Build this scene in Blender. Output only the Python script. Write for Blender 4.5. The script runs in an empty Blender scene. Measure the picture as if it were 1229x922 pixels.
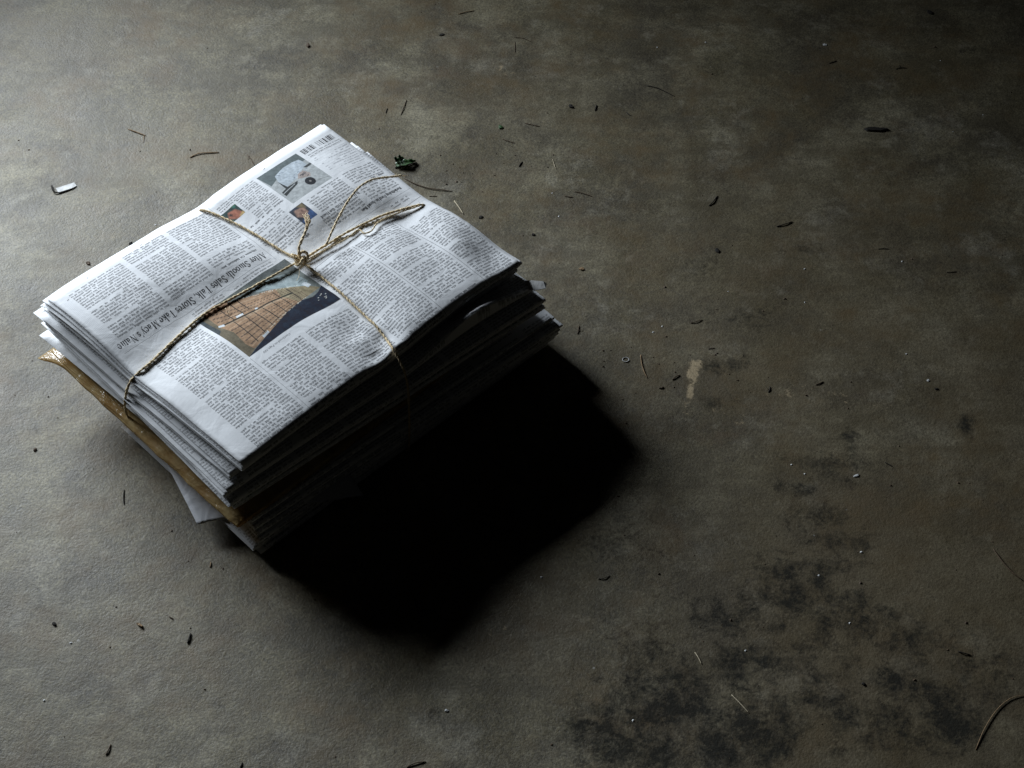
import bpy, bmesh, math, random
import numpy as np
from mathutils import Vector

random.seed(7); RNG = np.random.default_rng(11)
sc = bpy.context.scene
COL = sc.collection

# ------------------------------------------------------------------ camera
IW, IH, FL, PITCH, CZ = 1229.0, 922.0, 1.6, math.radians(49.216), 1.204
cam_d = bpy.data.cameras.new('camera'); cam = bpy.data.objects.new('camera', cam_d); COL.objects.link(cam)
cam.location = (0, 0, CZ); cam.rotation_euler = (math.pi / 2 - PITCH, 0, 0)
cam_d.sensor_width = 36; cam_d.lens = 36 * FL; cam_d.clip_start = .02; cam_d.clip_end = 100
sc.camera = cam

# ------------------------------------------------------------------ world + lamps (a dim garage lit by daylight from one opening)
wd = bpy.data.worlds.new('World'); sc.world = wd; wd.use_nodes = True
wd.node_tree.nodes['Background'].inputs[0].default_value = (.9, .95, 1, 1)
wd.node_tree.nodes['Background'].inputs[1].default_value = .0018

def area_lamp(name, loc, az, el, sx, sy, power, color, spread):
    d = bpy.data.lights.new(name, 'AREA'); d.shape = 'RECTANGLE'; d.size = sx; d.size_y = sy
    d.energy = power; d.color = color; d.spread = spread
    o = bpy.data.objects.new(name, d); COL.objects.link(o); o.location = loc
    n = Vector((math.cos(az) * math.cos(el), math.sin(az) * math.cos(el), math.sin(el)))
    o.rotation_euler = n.to_track_quat('-Z', 'Y').to_euler()
    return o
area_lamp('daylight_opening', (-1.11, 1.97, .645), -.855, -.39, .92, .36, 8.4, (.84, .92, 1.0), 2 * .60)

sc.view_settings.view_transform = 'Standard'; sc.view_settings.look = 'None'
sc.view_settings.exposure = 0; sc.view_settings.gamma = 1; sc.view_settings.use_curve_mapping = False
sc.cycles.max_bounces = 6

# ------------------------------------------------------------------ helpers
_c, _s = math.cos(PITCH), math.sin(PITCH)
FWD = np.array([0, _c, -_s]); UPV = np.array([0, _s, _c]); RGT = np.array([1., 0, 0])
def at(px, py, z=0.0):
    "where the line of sight through a photograph pixel meets the height z"
    d = FWD + RGT * (px - IW / 2) / (FL * IW) + UPV * (IH / 2 - py) / (FL * IW)
    return np.array([0, 0, CZ]) + d * ((z - CZ) / d[2])

def tag(o, label=None, cat=None, group=None, kind=None):
    if label: o['label'] = label
    if cat: o['category'] = cat
    if group: o['group'] = group
    if kind: o['kind'] = kind
    return o
def mesh_obj(name, verts, faces, mats, parent=None, smooth=True, uvs=None, midx=None):
    me = bpy.data.meshes.new(name)
    me.from_pydata([tuple(v) for v in verts], [], [tuple(f) for f in faces])
    for m in (mats if isinstance(mats, (list, tuple)) else [mats]): me.materials.append(m)
    if smooth: me.polygons.foreach_set('use_smooth', [True] * len(me.polygons))
    if midx is not None: me.polygons.foreach_set('material_index', list(midx))
    if uvs is not None:
        ul = me.uv_layers.new(name='UVMap')
        li = np.empty(len(me.loops), int); me.loops.foreach_get('vertex_index', li)
        ul.data.foreach_set('uv', np.asarray(uvs, np.float32)[li].ravel())
    o = bpy.data.objects.new(name, me); COL.objects.link(o)
    if parent: o.parent = parent
    me.update()
    return o
def empty(name, loc=(0, 0, 0)):
    o = bpy.data.objects.new(name, None); COL.objects.link(o); o.location = loc; o.empty_display_size = .02
    return o

def smooth_path(pts, n):
    "Catmull-Rom through pts, n samples evenly spaced"
    P = np.asarray(pts, float); Q = np.vstack([2 * P[0] - P[1], P, 2 * P[-1] - P[-2]])
    out = []
    for i in range(1, len(Q) - 2):
        t = np.linspace(0, 1, 24, endpoint=False)[:, None]
        a, b, c, d = Q[i - 1], Q[i], Q[i + 1], Q[i + 2]
        out.append(.5 * (2 * b + (c - a) * t + (2 * a - 5 * b + 4 * c - d) * t ** 2 + (3 * b - a - 3 * c + d) * t ** 3))
    out.append(P[-1:]); out = np.vstack(out)
    L = np.r_[0, np.cumsum(np.linalg.norm(np.diff(out, axis=0), axis=1))]
    s = np.linspace(0, L[-1], n)
    return np.stack([np.interp(s, L, out[:, k]) for k in range(3)], 1), L[-1]
def frames(P):
    T = np.gradient(P, axis=0); T /= np.linalg.norm(T, axis=1)[:, None] + 1e-12
    N = np.zeros_like(P); n = np.cross(T[0], [0, 0, 1.0])
    if np.linalg.norm(n) < 1e-3: n = np.cross(T[0], [1.0, 0, 0])
    n /= np.linalg.norm(n)
    for i in range(len(P)):
        n = n - T[i] * np.dot(n, T[i]); n /= np.linalg.norm(n) + 1e-12; N[i] = n
    return T, N, np.cross(T, N)
def tube_data(P, R, k, verts, faces):
    T, N, B = frames(P); R = np.broadcast_to(R, len(P)); b0 = len(verts)
    for i in range(len(P)):
        for j in range(k):
            a = 2 * math.pi * j / k
            verts.append(P[i] + R[i] * (math.cos(a) * N[i] + math.sin(a) * B[i]))
    for i in range(len(P) - 1):
        for j in range(k):
            a = b0 + i * k + j; b = b0 + i * k + (j + 1) % k
            faces.append((a, b, b + k, a + k))
    faces.append(tuple(b0 + j for j in range(k))[::-1]); faces.append(tuple(b0 + (len(P) - 1) * k + j for j in range(k)))

class Noise:
    "tileless value noise in numpy"
    def __init__(self, seed): self.t = np.random.default_rng(seed).random((256, 256))
    def __call__(self, x, y):
        xi, yi = np.floor(x).astype(int), np.floor(y).astype(int); fx, fy = x - xi, y - yi
        fx = fx * fx * (3 - 2 * fx); fy = fy * fy * (3 - 2 * fy)
        g = lambda a, b: self.t[a & 255, b & 255]
        return (g(xi, yi) * (1 - fx) + g(xi + 1, yi) * fx) * (1 - fy) + (g(xi, yi + 1) * (1 - fx) + g(xi + 1, yi + 1) * fx) * fy
    def fbm(self, x, y, o=4):
        v = 0; a = .5
        for k in range(o): v = v + a * self(x * 2 ** k + 17 * k, y * 2 ** k + 5 * k); a *= .5
        return v
NZ = Noise(3)

# ------------------------------------------------------------------ materials
def new_mat(name):
    m = bpy.data.materials.new(name); m.use_nodes = True
    nt = m.node_tree; return m, nt, nt.nodes['Principled BSDF']
def node(nt, kind, **kw):
    n = nt.nodes.new(kind)
    for k, v in kw.items():
        if isinstance(k, str) and hasattr(n, k): setattr(n, k, v)
    return n
def math_node(nt, op, a, b=None, clamp=False):
    n = nt.nodes.new('ShaderNodeMath'); n.operation = op; n.use_clamp = clamp
    for i, v in enumerate((a, b)):
        if v is None: continue
        if isinstance(v, (int, float)): n.inputs[i].default_value = v
        else: nt.links.new(v, n.inputs[i])
    return n.outputs[0]
def mix_col(nt, fac, a, b, blend='MIX'):
    n = nt.nodes.new('ShaderNodeMix'); n.data_type = 'RGBA'; n.blend_type = blend
    for idx, v in ((0, fac), (6, a), (7, b)):
        if isinstance(v, (int, float)): n.inputs[idx].default_value = v
        elif isinstance(v, tuple): n.inputs[idx].default_value = (*v, 1)
        else: nt.links.new(v, n.inputs[idx])
    return n.outputs[2]
def noise(nt, vec, scale, detail=4, rough=.55, dist=0.0):
    n = nt.nodes.new('ShaderNodeTexNoise'); n.inputs['Scale'].default_value = scale
    n.inputs['Detail'].default_value = detail; n.inputs['Roughness'].default_value = rough
    n.inputs['Distortion'].default_value = dist
    if vec is not None: nt.links.new(vec, n.inputs['Vector'])
    return n.outputs['Fac']
def ramp(nt, fac, stops):
    r = nt.nodes.new('ShaderNodeValToRGB'); e = r.color_ramp.elements
    while len(e) < len(stops): e.new(.5)
    for i, (p, c) in enumerate(stops):
        e[i].position = p; e[i].color = (c, c, c, 1) if isinstance(c, (int, float)) else (*c, 1)
    nt.links.new(fac, r.inputs[0]); return r.outputs[0]
def bump(nt, height, strength, dist, normal=None):
    b = nt.nodes.new('ShaderNodeBump'); b.inputs['Strength'].default_value = strength; b.inputs['Distance'].default_value = dist
    nt.links.new(height, b.inputs['Height'])
    if normal is not None: nt.links.new(normal, b.inputs['Normal'])
    return b.outputs[0]

def floor_material():
    m, nt, bs = new_mat('concrete')
    co = nt.nodes.new('ShaderNodeTexCoord').outputs['Object']
    rt = nt.nodes.new('ShaderNodeMapping'); rt.inputs['Rotation'].default_value = (.61, .43, .83); nt.links.new(co, rt.inputs[0]); cr_ = rt.outputs[0]
    big = noise(nt, co, 3.2, 8, .66); mid = noise(nt, co, 13, 8, .70)
    fine = noise(nt, cr_, 120, 4, .7); grain = noise(nt, cr_, 430, 3, .7)
    base = mix_col(nt, ramp(nt, big, [(.34, 0.0), (.66, 1.0)]), (.134, .113, .062), (.256, .230, .160))
    base = mix_col(nt, ramp(nt, mid, [(.38, 0.0), (.62, 1.0)]), mix_col(nt, .85, base, (.088, .073, .040)), base)
    blot = noise(nt, co, 9.5, 9, .74)
    base = mix_col(nt, ramp(nt, blot, [(.40, .95), (.56, 0.0)]), base, (.072, .060, .038))
    base = mix_col(nt, ramp(nt, noise(nt, co, 10.3, 9, .76), [(.54, 0.0), (.72, .55)]), base, (.35, .325, .26))
    base = mix_col(nt, .50, base, ramp(nt, fine, [(.25, .25), (.75, .75)]), 'OVERLAY')
    base = mix_col(nt, .70, base, ramp(nt, grain, [(.25, .05), (.75, .95)]), 'OVERLAY')
    pores = ramp(nt, noise(nt, cr_, 330, 3, .6), [(.30, 1.0), (.40, 0.0)])
    base = mix_col(nt, math_node(nt, 'MULTIPLY', pores, .45), base, (.07, .062, .045))
    ms = nt.nodes.new('ShaderNodeMapping'); ms.inputs['Scale'].default_value = (5, 21, 5); nt.links.new(co, ms.inputs[0])
    base = mix_col(nt, ramp(nt, noise(nt, ms.outputs[0], 1.6, 8, .72), [(.36, .7), (.50, 0.0)]), base, (.085, .072, .044))
    base = mix_col(nt, ramp(nt, noise(nt, co, 27, 7, .72), [(.58, 0.0), (.74, .6)]), base, (.33, .30, .225))
    # brown blotches
    br = noise(nt, co, 8.3, 8, .72); br2 = noise(nt, co, 31, 6, .7)
    bf = math_node(nt, 'MULTIPLY', ramp(nt, br, [(.46, 0.0), (.62, 1.0)]), ramp(nt, br2, [(.35, 0.0), (.65, 1.0)]))
    base = mix_col(nt, math_node(nt, 'MULTIPLY', bf, .92), base, (.120, .082, .036))
    # placed stains (attribute: R dark oil, G pale scuff, B rusty brown, alpha broad dirt plus painted light falloff), edges broken by noise
    at_ = nt.nodes.new('ShaderNodeAttribute'); at_.attribute_name = 'stain_and_falloff'
    sep = nt.nodes.new('ShaderNodeSeparateColor'); nt.links.new(at_.outputs['Color'], sep.inputs[0])
    e1 = noise(nt, co, 46, 9, .76, .3); e2 = noise(nt, co, 230, 3, .7)
    edge = math_node(nt, 'ADD', math_node(nt, 'MULTIPLY', e1, .75), math_node(nt, 'MULTIPLY', e2, .25))
    def broken(ch, lo, hi):
        v = math_node(nt, 'ADD', sep.outputs[ch], math_node(nt, 'MULTIPLY', math_node(nt, 'SUBTRACT', edge, .5), 2.6))
        return ramp(nt, v, [(lo, 0.0), (hi, 1.0)])
    rust = broken(2, .25, .75)
    base = mix_col(nt, math_node(nt, 'MULTIPLY', rust, .55), base, (.120, .080, .042))
    dirt = math_node(nt, 'ADD', at_.outputs['Alpha'], math_node(nt, 'MULTIPLY', math_node(nt, 'SUBTRACT', blot, .5), .9))  # dirt tone, part of it light falloff put into the colour
    base = mix_col(nt, math_node(nt, 'MULTIPLY', ramp(nt, dirt, [(.25, 0.0), (.85, 1.0)]), .62), base, (.088, .064, .032))
    oil = broken(0, .30, .72)
    base = mix_col(nt, math_node(nt, 'MULTIPLY', oil, .87), base, (.018, .019, .018))
    pale = broken(1, .42, .66)
    base = mix_col(nt, math_node(nt, 'MULTIPLY', pale, .75), base, (.46, .36, .22))
    # tiny dark and pale specks
    vo = nt.nodes.new('ShaderNodeTexVoronoi'); vo.inputs['Scale'].default_value = 36; nt.links.new(co, vo.inputs['Vector'])
    spk = ramp(nt, vo.outputs['Distance'], [(.035, 1.0), (.055, 0.0)])
    sel = nt.nodes.new('ShaderNodeSeparateColor'); nt.links.new(vo.outputs['Color'], sel.inputs[0])
    dk = math_node(nt, 'MULTIPLY', spk, math_node(nt, 'GREATER_THAN', sel.outputs[0], .90))
    lt = math_node(nt, 'MULTIPLY', spk, math_node(nt, 'GREATER_THAN', sel.outputs[1], .90))
    base = mix_col(nt, math_node(nt, 'MULTIPLY', dk, .75), base, (.035, .027, .02))
    base = mix_col(nt, math_node(nt, 'MULTIPLY', lt, .45), base, (.50, .49, .46))
    # hairline cracks
    w = nt.nodes.new('ShaderNodeTexVoronoi'); w.feature = 'DISTANCE_TO_EDGE'; w.inputs['Scale'].default_value = 2.3
    dv = nt.nodes.new('ShaderNodeVectorMath'); dv.operation = 'ADD'
    nn = nt.nodes.new('ShaderNodeTexNoise'); nn.inputs['Scale'].default_value = 9; nn.inputs['Detail'].default_value = 5; nt.links.new(co, nn.inputs['Vector'])
    sc_ = nt.nodes.new('ShaderNodeVectorMath'); sc_.operation = 'SCALE'; sc_.inputs['Scale'].default_value = .22
    nt.links.new(nn.outputs['Color'], sc_.inputs[0]); nt.links.new(co, dv.inputs[0]); nt.links.new(sc_.outputs[0], dv.inputs[1]); nt.links.new(dv.outputs[0], w.inputs['Vector'])
    cr = math_node(nt, 'MULTIPLY', ramp(nt, w.outputs['Distance'], [(.0, 1.0), (.0035, 0.0)]), ramp(nt, noise(nt, co, 2.4, 2), [(.54, 0.0), (.62, 1.0)]))
    base = mix_col(nt, math_node(nt, 'MULTIPLY', cr, .30), base, (.07, .06, .05))
    nt.links.new(base, bs.inputs['Base Color'])
    rg = math_node(nt, 'SUBTRACT', ramp(nt, mid, [(.3, .50), (.7, .64)]), math_node(nt, 'MULTIPLY', oil, .10))
    nt.links.new(rg, bs.inputs['Roughness']); nt.links.new(math_node(nt, 'SUBTRACT', .5, math_node(nt, 'MULTIPLY', oil, .42)), bs.inputs['Specular IOR Level'])
    h1 = noise(nt, co, 52, 3, .5, .6); h2 = noise(nt, cr_, 205, 4, .72)
    rough_zone = noise(nt, co, 2.2, 2, .5)
    n1 = bump(nt, h1, .12, .0042)
    hz = math_node(nt, 'MULTIPLY', h2, ramp(nt, rough_zone, [(.35, .4), (.65, 1.0)]))
    n2 = bump(nt, hz, .27, .0014, n1)
    n3 = bump(nt, grain, .6, .0007, n2)
    nt.links.new(n3, bs.inputs['Normal'])
    return m

def paper_material(name, img=None, color=(.72, .73, .745), lines=False, rough=.85, spec=.2, edge=False, wr=.25):
    m, nt, bs = new_mat(name)
    tc = nt.nodes.new('ShaderNodeTexCoord'); co = tc.outputs['Object']
    col = mix_col(nt, ramp(nt, noise(nt, co, 26, 4), [(.3, 0.0), (.7, 1.0)]), tuple(c * .95 for c in color), color)
    if edge:
        mp = nt.nodes.new('ShaderNodeMapping'); mp.inputs['Scale'].default_value = (60, 60, 5200); nt.links.new(co, mp.inputs[0])
        st = noise(nt, mp.outputs[0], 1, 2, .5)
        col = mix_col(nt, ramp(nt, st, [(.40, 0.0), (.60, 1.0)]), tuple(c * .45 for c in color), col)
    if img is not None:
        t = nt.nodes.new('ShaderNodeTexImage'); t.image = img; t.extension = 'REPEAT'; t.interpolation = 'Linear'
        nt.links.new(tc.outputs['UV'], t.inputs['Vector'])
        col = mix_col(nt, 1.0, col, t.outputs['Color'], 'MULTIPLY')
    nt.links.new(col, bs.inputs['Base Color'])
    bs.inputs['Roughness'].default_value = rough; bs.inputs['Specular IOR Level'].default_value = spec
    b1 = bump(nt, noise(nt, co, 45, 3, .5, .5), wr, .004)
    b2 = bump(nt, noise(nt, co, 900, 2), .15, .0003, b1)
    nt.links.new(b2, bs.inputs['Normal'])
    return m

def plain_material(name, color, rough=.7, spec=.3, var=.35, scale=300, bmp=.4):
    m, nt, bs = new_mat(name)
    co = nt.nodes.new('ShaderNodeTexCoord').outputs['Object']
    col = mix_col(nt, ramp(nt, noise(nt, co, scale, 4), [(.3, 0.0), (.7, 1.0)]), tuple(c * (1 - var) for c in color), tuple(min(1, c * (1 + var)) for c in color))
    nt.links.new(col, bs.inputs['Base Color']); bs.inputs['Roughness'].default_value = rough; bs.inputs['Specular IOR Level'].default_value = spec
    nt.links.new(bump(nt, noise(nt, co, scale * 2, 3), bmp, .0006), bs.inputs['Normal'])
    return m

# ------------------------------------------------------------------ the printed page (flat print, drawn here stroke by stroke)
TK, TN = .105, .045
def arc(cx, cy, rx, ry, a0, a1, n=12):
    a = np.radians(np.linspace(a0, a1, n)); return [(cx + rx * math.cos(t), cy + ry * math.sin(t)) for t in a]
def serif(x, y, w=.09): return (TN, [(x - w, y), (x + w, y)])
X = .46   # x-height
CH = .68  # cap height
def stem(x, y0, y1, s0=True, s1=True, w=TK):
    r = [(w, [(x, y0), (x, y1)])]
    if s0: r.append(serif(x, y0 + .02))
    if s1: r.append((TN, [(x - .1, y1 - .02), (x, y1 - .02)]))
    return r
def bowl(cx, w=.19): return [(TK, arc(cx, X / 2, w, X / 2 - .03, 110, 250)), (TK, arc(cx, X / 2, w, X / 2 - .03, -70, 70)), (TN, arc(cx, X / 2, w, X / 2 - .03, 60, 120)), (TN, arc(cx, X / 2, w, X / 2 - .03, 240, 300))]
def halfbowl(cx, a0, a1, w=.19): return [(TK, arc(cx, X / 2, w, X / 2 - .03, a0, a1, 16))]
G = {}
G['a'] = (.46, [(TK, [(.36, .32), (.36, .08), (.42, .02)]), (TN, arc(.23, .32, .13, .12, 160, 0)), (TK * .9, arc(.22, .14, .12, .12, 60, 310))])
G['b'] = (.50, stem(.12, 0, .72, False) + halfbowl(.28, -140, 140, .17))
G['c'] = (.42, [(TK, arc(.25, X / 2, .18, X / 2 - .03, 60, 270, 16)), (TN, arc(.25, X / 2, .18, X / 2 - .03, 270, 330)), (TK, [(.36, .36), (.36, .33)])])
G['d'] = (.52, stem(.40, 0, .72) + halfbowl(.24, 40, 320, .17))
G['e'] = (.44, [(TK, arc(.24, X / 2, .18, X / 2 - .03, 0, 270, 18)), (TN, arc(.24, X / 2, .18, X / 2 - .03, 270, 330)), (TN, [(.07, X / 2 + .01), (.42, X / 2 + .01)])])
G['f'] = (.32, [(TK, [(.15, 0), (.15, .55)]), (TK * .7, arc(.27, .57, .12, .12, 180, 60)), (TN, [(.02, X - .02), (.3, X - .02)]), serif(.15, .02)])
G['g'] = (.48, [(TK, arc(.22, .29, .14, .14, 0, 360, 18)), (TN, [(.34, .4), (.45, .42)]), (TN, [(.14, .15), (.1, .06), (.2, .02)]), (TK * .8, arc(.23, -.1, .18, .11, 0, 360, 18))])
G['h'] = (.54, stem(.12, 0, .72) + [(TN, arc(.27, .30, .13, .14, 180, 60)), (TK, [(.40, .32), (.40, 0)]), serif(.40, .02)])
G['i'] = (.27, stem(.14, 0, X) + [(.12, [(.14, .62), (.14, .63)])])
G['j'] = (.27, [(TK, [(.16, X), (.16, -.1)]), (TN, arc(.06, -.1, .1, .1, 0, -100)), (.12, [(.16, .62), (.16, .63)])])
G['k'] = (.52, stem(.12, 0, .72) + [(TN, [(.14, .2), (.38, .44)]), (TK, [(.24, .28), (.44, .02)]), serif(.43, .02), serif(.38, .44, .07)])
G['l'] = (.27, stem(.14, 0, .72))
G['m'] = (.80, stem(.12, 0, X) + [(TN, arc(.26, .30, .13, .14, 180, 50)), (TK, [(.39, .32), (.39, 0)]), (TN, arc(.53, .30, .13, .14, 180, 50)), (TK, [(.66, .32), (.66, 0)]), serif(.39, .02), serif(.66, .02)])
G['n'] = (.54, stem(.12, 0, X) + [(TN, arc(.27, .30, .13, .14, 180, 50)), (TK, [(.40, .32), (.40, 0)]), serif(.40, .02)])
G['o'] = (.48, bowl(.24))
G['p'] = (.50, stem(.12, -.2, X) + halfbowl(.28, -140, 140, .17))
G['q'] = (.50, stem(.38, -.2, X) + halfbowl(.23, 40, 320, .17))
G['r'] = (.38, stem(.12, 0, X) + [(TN, arc(.27, .28, .13, .14, 180, 80)), (.11, [(.32, .39), (.33, .39)])])
G['s'] = (.38, [(TK * .9, [(.32, .38), (.22, .43), (.1, .40), (.08, .31), (.18, .25), (.29, .18), (.31, .09), (.2, .03), (.07, .06)]), (TN, [(.32, .42), (.32, .32)]), (TN, [(.07, .03), (.07, .13)])])
G['t'] = (.32, [(TK, [(.14, .58), (.14, .1), (.2, .03), (.28, .06)]), (TN, [(.02, X - .02), (.28, X - .02)])])
G['u'] = (.54, [(TK, [(.12, X), (.12, .14)]), (TN, arc(.25, .15, .13, .13, 180, 300)), (TK, [(.40, X), (.40, 0)]), (TN, [(.02, X - .02), (.12, X - .02)]), (TN, [(.30, X - .02), (.40, X - .02)])])
G['v'] = (.48, [(TK, [(.07, X), (.23, 0)]), (TN, [(.40, X), (.24, 0)]), serif(.08, X - .02), serif(.40, X - .02, .07)])
G['w'] = (.70, [(TK, [(.07, X), (.21, 0)]), (TN, [(.34, X), (.21, 0)]), (TK, [(.32, X), (.47, 0)]), (TN, [(.62, X), (.48, 0)]), serif(.08, X - .02), serif(.62, X - .02, .07)])
G['x'] = (.48, [(TK, [(.08, X), (.40, 0)]), (TN, [(.39, X), (.07, 0)]), serif(.09, X - .02, .07), serif(.39, .02, .07), serif(.39, X - .02, .06), serif(.07, .02, .06)])
G['y'] = (.48, [(TK, [(.07, X), (.24, .02)]), (TN, [(.40, X), (.2, -.12), (.1, -.17)]), (.11, [(.08, -.15), (.09, -.15)]), serif(.08, X - .02), serif(.40, X - .02, .07)])
G['z'] = (.42, [(TN, [(.06, .43), (.36, .43)]), (TK, [(.35, .43), (.07, .03)]), (TN, [(.07, .03), (.37, .03)])])
def I_(x): return [(TK * 1.1, [(x, 0), (x, CH)]), serif(x, .02), serif(x, CH - .02)]
G['A'] = (.66, [(TN, [(.09, 0), (.32, CH)]), (TK * 1.1, [(.32, CH), (.57, 0)]), (TN, [(.17, .23), (.46, .23)]), serif(.09, .02, .08), serif(.57, .02)])
G['B'] = (.58, I_(.14) + [(TK, [(.14, .66), (.34, .64), (.42, .53), (.34, .38), (.16, .36)]), (TK, [(.3, .37), (.44, .3), (.48, .17), (.38, .03), (.14, .02)])])
G['C'] = (.62, [(TK, arc(.34, CH / 2, .27, CH / 2 - .03, 70, 270, 18)), (TN, arc(.34, CH / 2, .27, CH / 2 - .03, 270, 325)), (TN, arc(.34, CH / 2, .27, CH / 2 - .03, 40, 75)), (TN, [(.56, .66), (.56, .46)])])
G['D'] = (.68, I_(.14) + [(TN, [(.14, .66), (.34, .66)]), (TK, arc(.33, CH / 2, .26, CH / 2 - .02, 80, -80, 16)), (TN, [(.14, .02), (.34, .02)])])
G['E'] = (.56, I_(.14) + [(TN, [(.14, .66), (.5, .66), (.5, .54)]), (TN, [(.14, .36), (.36, .36)]), (TN, [(.14, .02), (.52, .02), (.52, .15)])])
G['F'] = (.54, I_(.14) + [(TN, [(.14, .66), (.5, .66), (.5, .54)]), (TN, [(.14, .36), (.36, .36)])])
G['H'] = (.72, I_(.14) + I_(.58) + [(TN, [(.14, .35), (.58, .35)])])
G['I'] = (.30, I_(.15))
G['M'] = (.84, [(TN, [(.12, 0), (.12, CH)]), (TK, [(.13, CH), (.40, .04)]), (TN, [(.40, .04), (.68, CH)]), (TK * 1.1, [(.69, 0), (.69, CH)]), serif(.12, .02, .08), serif(.69, .02), serif(.09, CH - .02, .07), serif(.72, CH - .02, .07)])
G['N'] = (.72, [(TN, [(.13, 0), (.13, CH)]), (TK, [(.13, CH), (.58, 0)]), (TN, [(.58, 0), (.58, CH)]), serif(.13, .02, .08), serif(.58, CH - .02, .08), serif(.1, CH - .02, .07)])
G['P'] = (.56, I_(.14) + [(TK, [(.14, .66), (.38, .64), (.46, .5), (.38, .35), (.16, .33)])])
G['R'] = (.62, I_(.14) + [(TK, [(.14, .66), (.36, .64), (.44, .51), (.36, .37), (.16, .35)]), (TK, [(.32, .36), (.54, .02)]), serif(.54, .02, .07)])
G['S'] = (.50, [(TK, [(.41, .56), (.32, .65), (.18, .65), (.08, .54), (.12, .42), (.3, .32), (.42, .22), (.42, .1), (.3, .02), (.16, .03), (.07, .12)]), (TN, [(.41, .66), (.41, .5)]), (TN, [(.07, .02), (.07, .18)])])
G['T'] = (.60, I_(.30)[:2] + [(TN, [(.04, .54), (.05, .66), (.55, .66), (.56, .54)])])
G['W'] = (.90, [(TK, [(.08, CH), (.27, 0)]), (TN, [(.45, CH), (.27, 0)]), (TK, [(.43, CH), (.63, 0)]), (TN, [(.82, CH), (.63, 0)]), serif(.08, CH - .02), serif(.82, CH - .02, .08)])
G[','] = (.24, [(.13, [(.1, .04), (.11, .04)]), (TN, [(.14, .04), (.12, -.06), (.07, -.11)])])
G['.'] = (.24, [(.13, [(.11, .04), (.12, .04)])])
G["'"] = (.20, [(.11, [(.1, .64), (.11, .64)]), (TN, [(.13, .64), (.12, .56), (.07, .5)])])
G['2'] = (.48, [(TK, [(.09, .5), (.16, .63), (.3, .63), (.38, .5), (.3, .32), (.08, .05)]), (TK, [(.08, .04), (.42, .04)])])
G['0'] = (.48, [(TK, arc(.24, .33, .17, .32, 0, 360, 20))])
G[' '] = (.24, [])
_gc = {}
def glyph(ch, em, slant, weight, xs=1.0):
    k = (ch, em, slant, weight, xs)
    if k in _gc: return _gc[k]
    adv, strokes = G[ch]; adv = adv * xs
    pad = 3; w = int(em * (adv + .35)) + 2 * pad; h = int(em * 1.05) + 2 * pad; by = int(em * .27) + pad
    yy, xx = np.mgrid[0:h, 0:w].astype(float) + .5
    px_, py_ = xx - pad, yy - by; cov = np.zeros((h, w))
    for wd_, pts in strokes:
        P = np.array(pts, float); P[:, 0] *= xs; P[:, 0] += slant * P[:, 1]; P *= em; hw = max(wd_ * weight * em, 0.9 if em < 40 else 2.6) / 2
        for a, b in zip(P[:-1], P[1:]):
            d = b - a; L = d @ d + 1e-9; t = np.clip(((px_ - a[0]) * d[0] + (py_ - a[1]) * d[1]) / L, 0, 1)
            dist = np.hypot(px_ - a[0] - t * d[0], py_ - a[1] - t * d[1])
            cov = np.maximum(cov, np.clip(hw - dist + .5, 0, 1))
    _gc[k] = (cov, adv * em, pad, by); return _gc[k]

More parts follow.
